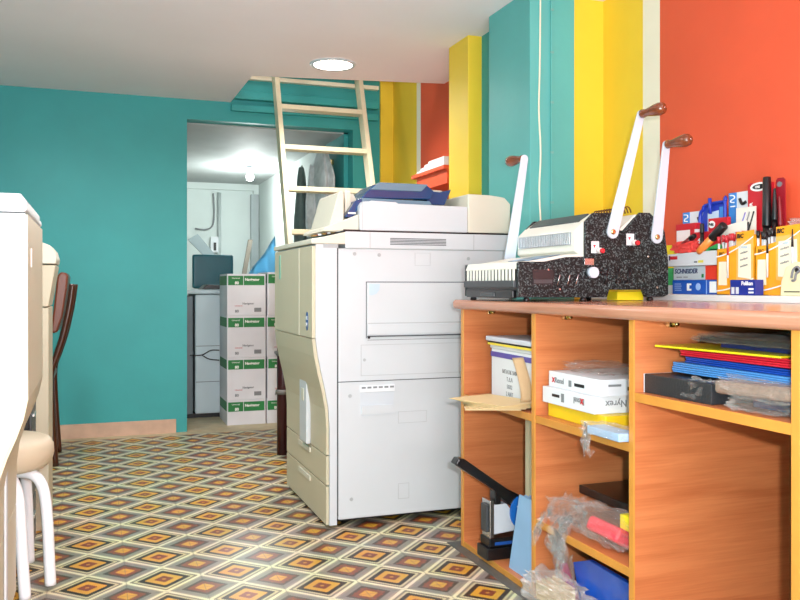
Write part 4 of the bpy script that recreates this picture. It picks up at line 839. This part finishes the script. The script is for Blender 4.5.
def bay_three():
    Z = .6645
    t = thing('binder_box', 'flat black binder box wrapped at one end, front left on the top shelf', 'binder', (1.3, 1.55, Z))
    MB().box(1.235, 1.50, 1.45, 1.683, Z, Z+.045, mat('charcoal_board', '#26292C', .45, bump=.2, bscale=200), .002).build('case', t)
    MB().box(1.2345, 1.50, 1.6832, 1.6845, Z, Z+.045, PAPW).build('paper_edge', t)
    crumple('film_wrap', (1.255, 1.505, Z+.025), (.020, .045, .024), FILM, 21, .5, 4, floor=Z, yl=(1.447, 1.687), parent=t)
    specs = []
    z = Z+.046
    def stack(items):
        nonlocal z
        for (n, th, m, x0, y1, y0, lab, grp, rot) in items:
            for i in range(n):
                tt = th; mm = Matrix.Translation((x0+.12, (y0+y1)/2, z)) @ Matrix.Rotation(rot+R.uniform(-.02, .02), 4, 'Z')
                def f(u, v): return Vector((0, 0, 0))
                o = MB().box(-.12, .16, -(y1-y0)/2, (y1-y0)/2, 0, tt-.0006, m, .0012, 1, M=mm).build('folder')
                rank = {5: ['lowest', 'second lowest', 'middle', 'second highest', 'highest'], 4: ['lowest', 'second lowest', 'second highest', 'highest'], 3: ['lowest', 'middle', 'highest']}.get(n)
                tag(o, lab if not rank else f'{rank[i]} {lab}', 'folder', grp); z += tt
    lb = mat('sky_blue_folder', '#4E8FD0', .3); db = mat('royal_blue_folder', '#1D4EB4', .3); rd = mat('red_folder', '#D31E34', .35); nv = mat('navy_folder', '#15255E', .35); yl = mat('yellow_folder2', '#E4D21E', .35); bk_ = mat('black_folder', '#17181C', .2)
    z = Z+.0455
    stack([(1, .006, rd, 1.33, 1.56, 1.22, 'red folder at the bottom of the pile behind the binder box', None, -.04)])
    stack([(5, .0048, lb, 1.285, 1.645, 1.23, 'of the five sky blue folders above the binder box', 'sky blue folders in the pile', -.02)])
    stack([(3, .0045, db, 1.30, 1.62, 1.22, 'of the three royal blue folders above the sky blue ones', 'royal blue folders in the pile', -.03)])
    stack([(1, .004, nv, 1.30, 1.60, 1.23, 'navy folder between the blue and red folders', None, .03)])
    stack([(4, .0048, rd, 1.28, 1.61, 1.21, 'of the four red folders under the yellow folder', 'red folders in the pile', .0)])
    stack([(1, .005, yl, 1.25, 1.655, 1.30, 'yellow folder jutting left near the top of the pile', None, .10)])
    stack([(1, .012, nv, 1.32, 1.52, 1.22, 'dark navy folder pack on the yellow folder', None, .0)])
    t = thing('wrapped_folder_pack', 'black folders in shiny clear film on top of the pile', 'folder pack', (1.4, 1.4, z))
    MB().box(1.30, 1.50, 1.23, 1.565, z, z+.012, bk_, .002).build('folders', t)
    crumple('film_wrap', (1.36, 1.40, z+.009), (.09, .175, .011), FILM, 24, .5, 5, floor=z, yl=(1.21, 1.687), parent=t)
    t = thing('pencil_pouch', 'brownish clear pouch lying in front of the blue folders', 'pouch', (1.25, 1.32, Z))
    o = MB().box(-.03, .03, -.115, .115, -.014, .014, mat('taupe_plastic', '#8A7466', .35, var=.3, scale=60), .01, 3, M=Matrix.Translation((1.262, 1.325, Z+.045)) @ Matrix.Rotation(-.03, 4, 'X')).build('pouch_body', t)
    crumple('film_wrap', (1.258, 1.325, Z+.045), (.034, .125, .020), FILM, 25, .35, 5, yl=(1.21, 1.445), parent=t)
    o = crumple('plastic_bag', (1.25, 1.33, Z+.014), (.03, .07, .013), FILM, 27, .6, 4, floor=Z, yl=(1.21, 1.40)); tag(o, 'crumpled clear film under the brownish pouch', 'plastic bag')
    o = MB().box(1.30, 1.55, 1.215, 1.40, Z, Z+.03, nv, .002).build('folder'); tag(o, 'dark folder lying flat at the right of the top shelf', 'folder')
bay_three()

# ================================================================== STORE ROOM
def store_room():
    # paper cartons: the photo shows four rows, two columns
    WC = mat('carton_white', '#D9DADF', .55)
    H = [.165, .2775, .2775, .2775]; zs = [0, .166, .4445, .723]
    def carton(x0, z0, h, label):
        t = thing('paper_carton', label, 'paper carton', (x0+.127, 5.7, z0), 'paper cartons stacked in two columns'); y = 5.545
        MB().box(x0, x0+.254, y, y+.36, z0, z0+h, WC, .002).build('carton_body', t)
        zb = z0+h-.075
        MB().box(x0+.006, x0+.105, y-.001, y, zb, zb+.062, GREEN).box(x0+.109, x0+.246, y-.001, y, zb, zb+.062, GREEN).box(x0-.001, x0, y+.02, y+.34, zb, zb+.062, GREEN).build('green_band', t)
        lettering('Navigator', .024, INKW, (x0+.116, y-.0014, zb+.030), 'y', t, bold=.0008)
        lettering('80', .026, INKW, (x0+.05, y-.0014, zb+.006), 'y', t, bold=.001); lettering('Universal', .014, INKW, (x0+.03, y-.0014, zb+.042), 'y', t)
        if h > .2:
            lettering('Navigator', .019, INKG, (x0+.10, y-.0014, z0+.075), 'y', t, bold=.0005); lettering('Universal', .013, INKR, (x0+.05, y-.0014, z0+.062), 'y', t)
            lettering('80', .026, INKG, (x0+.05, y-.0014, z0+.022), 'y', t, bold=.0008); MB().box(x0+.178, x0+.225, y-.0012, y, z0+.025, z0+.052, INKG).build('barcode', t)
    names = ['bottom', 'second', 'third', 'top']
    for i in range(4):
        carton(.800, zs[i], H[i], f'white carton with green band, {names[i]} of the left stack')
        carton(1.062+.004*(i % 2), zs[i], H[i]+(.012 if i == 3 else 0), f'white carton with green band, {names[i]} of the right stack beside the copier')
    # copier in the store room
    t = thing('photocopier', 'pale blue grey copier inside the store room doorway', 'photocopier', (.66, 6.1, 0))
    PB = mat('pale_blue_plastic', '#C6D6DC', .4, var=.02)
    MB().box(.635, .86, 5.93, 6.4, .03, .86, PB, .01).build('body', t); MB().box(.3, .62, 5.93, 6.4, .03, .85, mat('slate_panel', '#66737A', .4), .005).build('side_panel', t)
    MB().box(.3, .88, 5.915, 6.42, .865, .895, PB, .01).build('top_cover', t); MB().prism([(.68, .897), (.86, .897), (.82, .925), (.72, .93)], 'y', 5.94, 6.2, BLK, .004).build('output_tray', t)
    MB().box(.3, .88, 5.95, 6.36, 0, .029, BLK).build('base', t)
    for z in (.25, .5): MB().box(.64, .86, 5.927, 5.93, z, z+.003, SEAM).build('drawer_seam', t)
    b = MB().tube(smooth([(.60, 5.92, .44), (.68, 5.92, .44), (.74, 5.92, .47), (.80, 5.92, .47)]), .004, INK, 6); b.tube(smooth([(.68, 5.92, .44), (.73, 5.92, .41), (.80, 5.92, .40)]), .004, INK, 6); b.build('cable_clip', t)
    # dark teal chair back
    t = thing('office_chair', 'dark teal office chair with its back above the store room copier', 'chair', (.82, 6.75, 0))
    b = MB(); b.box(.70, 1.02, 6.72, 6.77, .90, 1.17, mat('dark_teal_vinyl', '#0E6674', .35), .03, 4); b.build('backrest', t)
    MB().box(.85, .88, 6.78, 6.80, .45, 1.0, BLK).build('back_support', t); MB().box(.68, 1.04, 6.80, 7.2, .42, .48, mat('dark_teal_vinyl', ''), .02, 3).build('seat', t); MB().cyl((.86, 7.0, .05), (.86, 7.0, .42), .025, BLK).build('column', t)
    for k in range(5):
        a = k*2*PI/5; MB().tube([(.86, 7.0, .07), (.86+.22*math.cos(a), 7.0+.22*math.sin(a), .02)], .018, BLK, 8).build('base_arm', t)
    # slanted grey board, pipes, switch, cable, blue sheet
    o = MB().prism([(.79, 1.355), (.88, 1.41), (1.25, .973), (1.16, .973)], 'y', 8.0, 8.03, mat('slate_board', '#7C898C', .5)).build('leaning_board'); tag(o, 'grey board leaning diagonally on the store room wall', 'board')
    tag(MB().box(1.0, 1.45, 7.85, 8.5, 0, .972, PAPW, .004).build('low_cabinet'), 'low pale cabinet hidden behind the cartons at the far wall', 'cabinet')
    o = MB().cyl((1.16, 8.585, .0), (1.16, 8.585, 1.87), .018, mat('grey_pipe', '#B4BDBC', .5)).build('thin_pipe'); tag(o, 'thin pale vertical pipe on the store room wall', 'pipe')
    o = MB().box(1.475, 1.555, 8.54, 8.6, 0, 1.86, mat('grey_conduit', '#9AA3A4', .5), .004).build('wall_duct'); tag(o, 'grey vertical duct in the corner of the store room', 'duct')
    t = thing('switch_box', 'small white switch box on the store room wall', 'switch', (1.1, 8.6, 1.3)); MB().box(1.07, 1.15, 8.57, 8.6, 1.26, 1.42, PAPW, .006).build('housing', t); MB().box(1.10, 1.125, 8.56, 8.57, 1.28, 1.36, BLK).build('toggle', t)
    o = MB().tube(smooth([(1.10, 8.59, 1.86), (1.11, 8.59, 1.65), (1.09, 8.59, 1.53), (1.02, 8.59, 1.49), (.92, 8.59, 1.50)]), .008, INKG).build('cable'); tag(o, 'dark cable looping down the store room wall', 'cable')
    def f(u, v):
        x = 1.12+.27*u; top = .98+.36*u**1.15
        return Vector((x+.012*math.sin(9*v), 6.9+.03*math.sin(11*u+4*v), .0+(top)*v))
    tag(MB().box(1.15, 1.38, 6.95, 7.3, 0, .95, mat('cardboard', '#A88C66', .6), .004).build('cardboard_box'), 'large cardboard box draped with a blue sheet in the store room', 'box')
    o = MB().grid(f, 24, 24, mat('sky_blue_sheet', '#8FD0F0', .35, bump=.5, bscale=18), thick=.006).build('draped_sheet'); tag(o, 'sky blue plastic sheet hanging in folds behind the cartons', 'sheet')
    o = MB().prism([(1.27, .973), (1.31, .973), (1.38, 1.36), (1.34, 1.36)], 'y', 7.9, 7.94, mat('brown_grey_bar', '#7D7468', .5)).build('wooden_bar'); tag(o, 'short brown grey bar leaning behind the blue sheet', 'bar')
    # maroon post with grey rings left of copier
    t = thing('round_post', 'dark maroon post with grey rings between cartons and copier', 'post', (.951, 4.5, 0))
    MB().cyl((.951, 4.5, 0), (.951, 4.5, .78), .033, mat('maroon_lacquer', '#3A1218', .3), n=20).build('shaft', t)
    for z in (.33, .54, .735): MB().lathe([(.037, 0), (.041, .008), (.041, .018), (.037, .026)], (.951, 4.5, z), mat('grey_ring', '#6F6C68', .4), n=20).build('ring', t)
    # jackets
    t = thing('hanging_jacket', 'light grey jacket hanging on the teal store room wall', 'jacket', (1.5, 5.9, 1.3))
    def jk(yc, w, z1, z0, xo, seed):
        def f(u, v):
            a = u*2*PI; s = .35+.65*min(1, v*2.2)**.7; 
            if v > .75: s *= 1-.25*(v-.75)/.25
            r = 1+.16*math.sin(5*a+seed)+.10*noise.noise(Vector((math.cos(a)*2, math.sin(a)*2, v*3+seed)))
            return Vector((xo+.045*s*r*math.cos(a), yc+w*s*r*math.sin(a), z1+(z0-z1)*v+.02*noise.noise(Vector((a, v*4, seed)))))
        return f
    GJ = mat('grey_fabric', '#CDD2D4', .85, var=.15, scale=20, bump=.4, bscale=30)
    MB().grid(jk(5.83, .27, 1.89, 1.42, 1.51, 1), 40, 24, GJ).build('jacket_body', t)
    MB().grid(jk(5.93, .07, 1.80, 1.22, 1.47, 3), 24, 20, GJ).build('sleeve', t)
    MB().box(1.57, 1.59, 5.78, 5.82, 1.79, 1.83, BRASS, .003).tube([(1.58, 5.8, 1.81), (1.52, 5.8, 1.80), (1.51, 5.8, 1.825)], .006, BRASS, 8).build('wall_hook', t)
    t = thing('hanging_coat', 'long dark grey green coat hanging left of the grey jacket', 'coat', (1.5, 6.2, 1.2))
    MB().grid(jk(6.33, .14, 1.84, .92, 1.48, 5), 36, 24, mat('dark_green_grey_fabric', '#64726E', .85, var=.15, scale=20, bump=.4, bscale=30)).build('coat_body', t)
    MB().box(1.54, 1.56, 6.18, 6.22, 1.77, 1.81, BRASS, .003).build('wall_hook', t)
    t = thing('ceiling_bulb', 'bare glowing bulb below the store room ceiling', 'lamp', (1.25, 7.3, 1.96)); MB().lathe([(.03, 0), (.03, .04), (.02, .05)], (1.25, 7.3, 1.915), ENAMW).build('socket', t); MB().lathe([(0, 0), (.025, .01), (.035, .035), (.028, .065), (.018, .08)], (1.25, 7.3, 1.836), emit('bulb_glow', (.92, 1, .97), 18), n=20).build('bulb', t)
store_room()

# ================================================================== SMALL WALL ITEMS
o = MB().tube(smooth([(1.655, 2.926, ZC), (1.652, 2.926, 1.8), (1.648, 2.926, 1.62), (1.656, 2.926, 1.45), (1.650, 2.926, 1.3), (1.657, 2.926, 1.1), (1.63, 2.926, .95)]), .0035, CREAMP, 6).build('wall_cable'); tag(o, 'thin cream cable running down the teal pilaster', 'cable')
t = thing('cable_trunking', 'teal painted strip with small clips on the teal pilaster corner', 'cable trunking', (1.705, 2.92, 0))
MB().box(1.700, 1.708, 2.922, 2.929, .9, ZC, TEAL_SHEEN).build('strip', t)
for z in (1.25, 1.45, 1.65, 1.85, 2.02): MB().box(1.697, 1.712, 2.918, 2.9215, z, z+.008, mat('grey_clip', '#6FA9A4', .4)).build('clip', t)
tag(MB().box(1.70, 1.898, 4.02, 4.5, 1.535, 1.555, RED, .002).box(1.72, 1.898, 4.02, 4.46, 1.46, 1.535, RED).build('wall_shelf'), 'orange red wall shelf in the niche beyond the yellow pilaster', 'shelf')
for i in range(4):
    o = MB().box(1.71+.008*i, 1.88, 4.04+.02*i, 4.44-.04*i, 1.5555+i*.015, 1.569+i*.015, PAPW, .002, M=Matrix.Translation((0, 0, 0))).build('paper_stack'); tag(o, ['lowest', 'second lowest', 'second highest', 'topmost'][i]+' sheaf of white papers on the red wall shelf', 'papers', 'white papers on the red wall shelf')
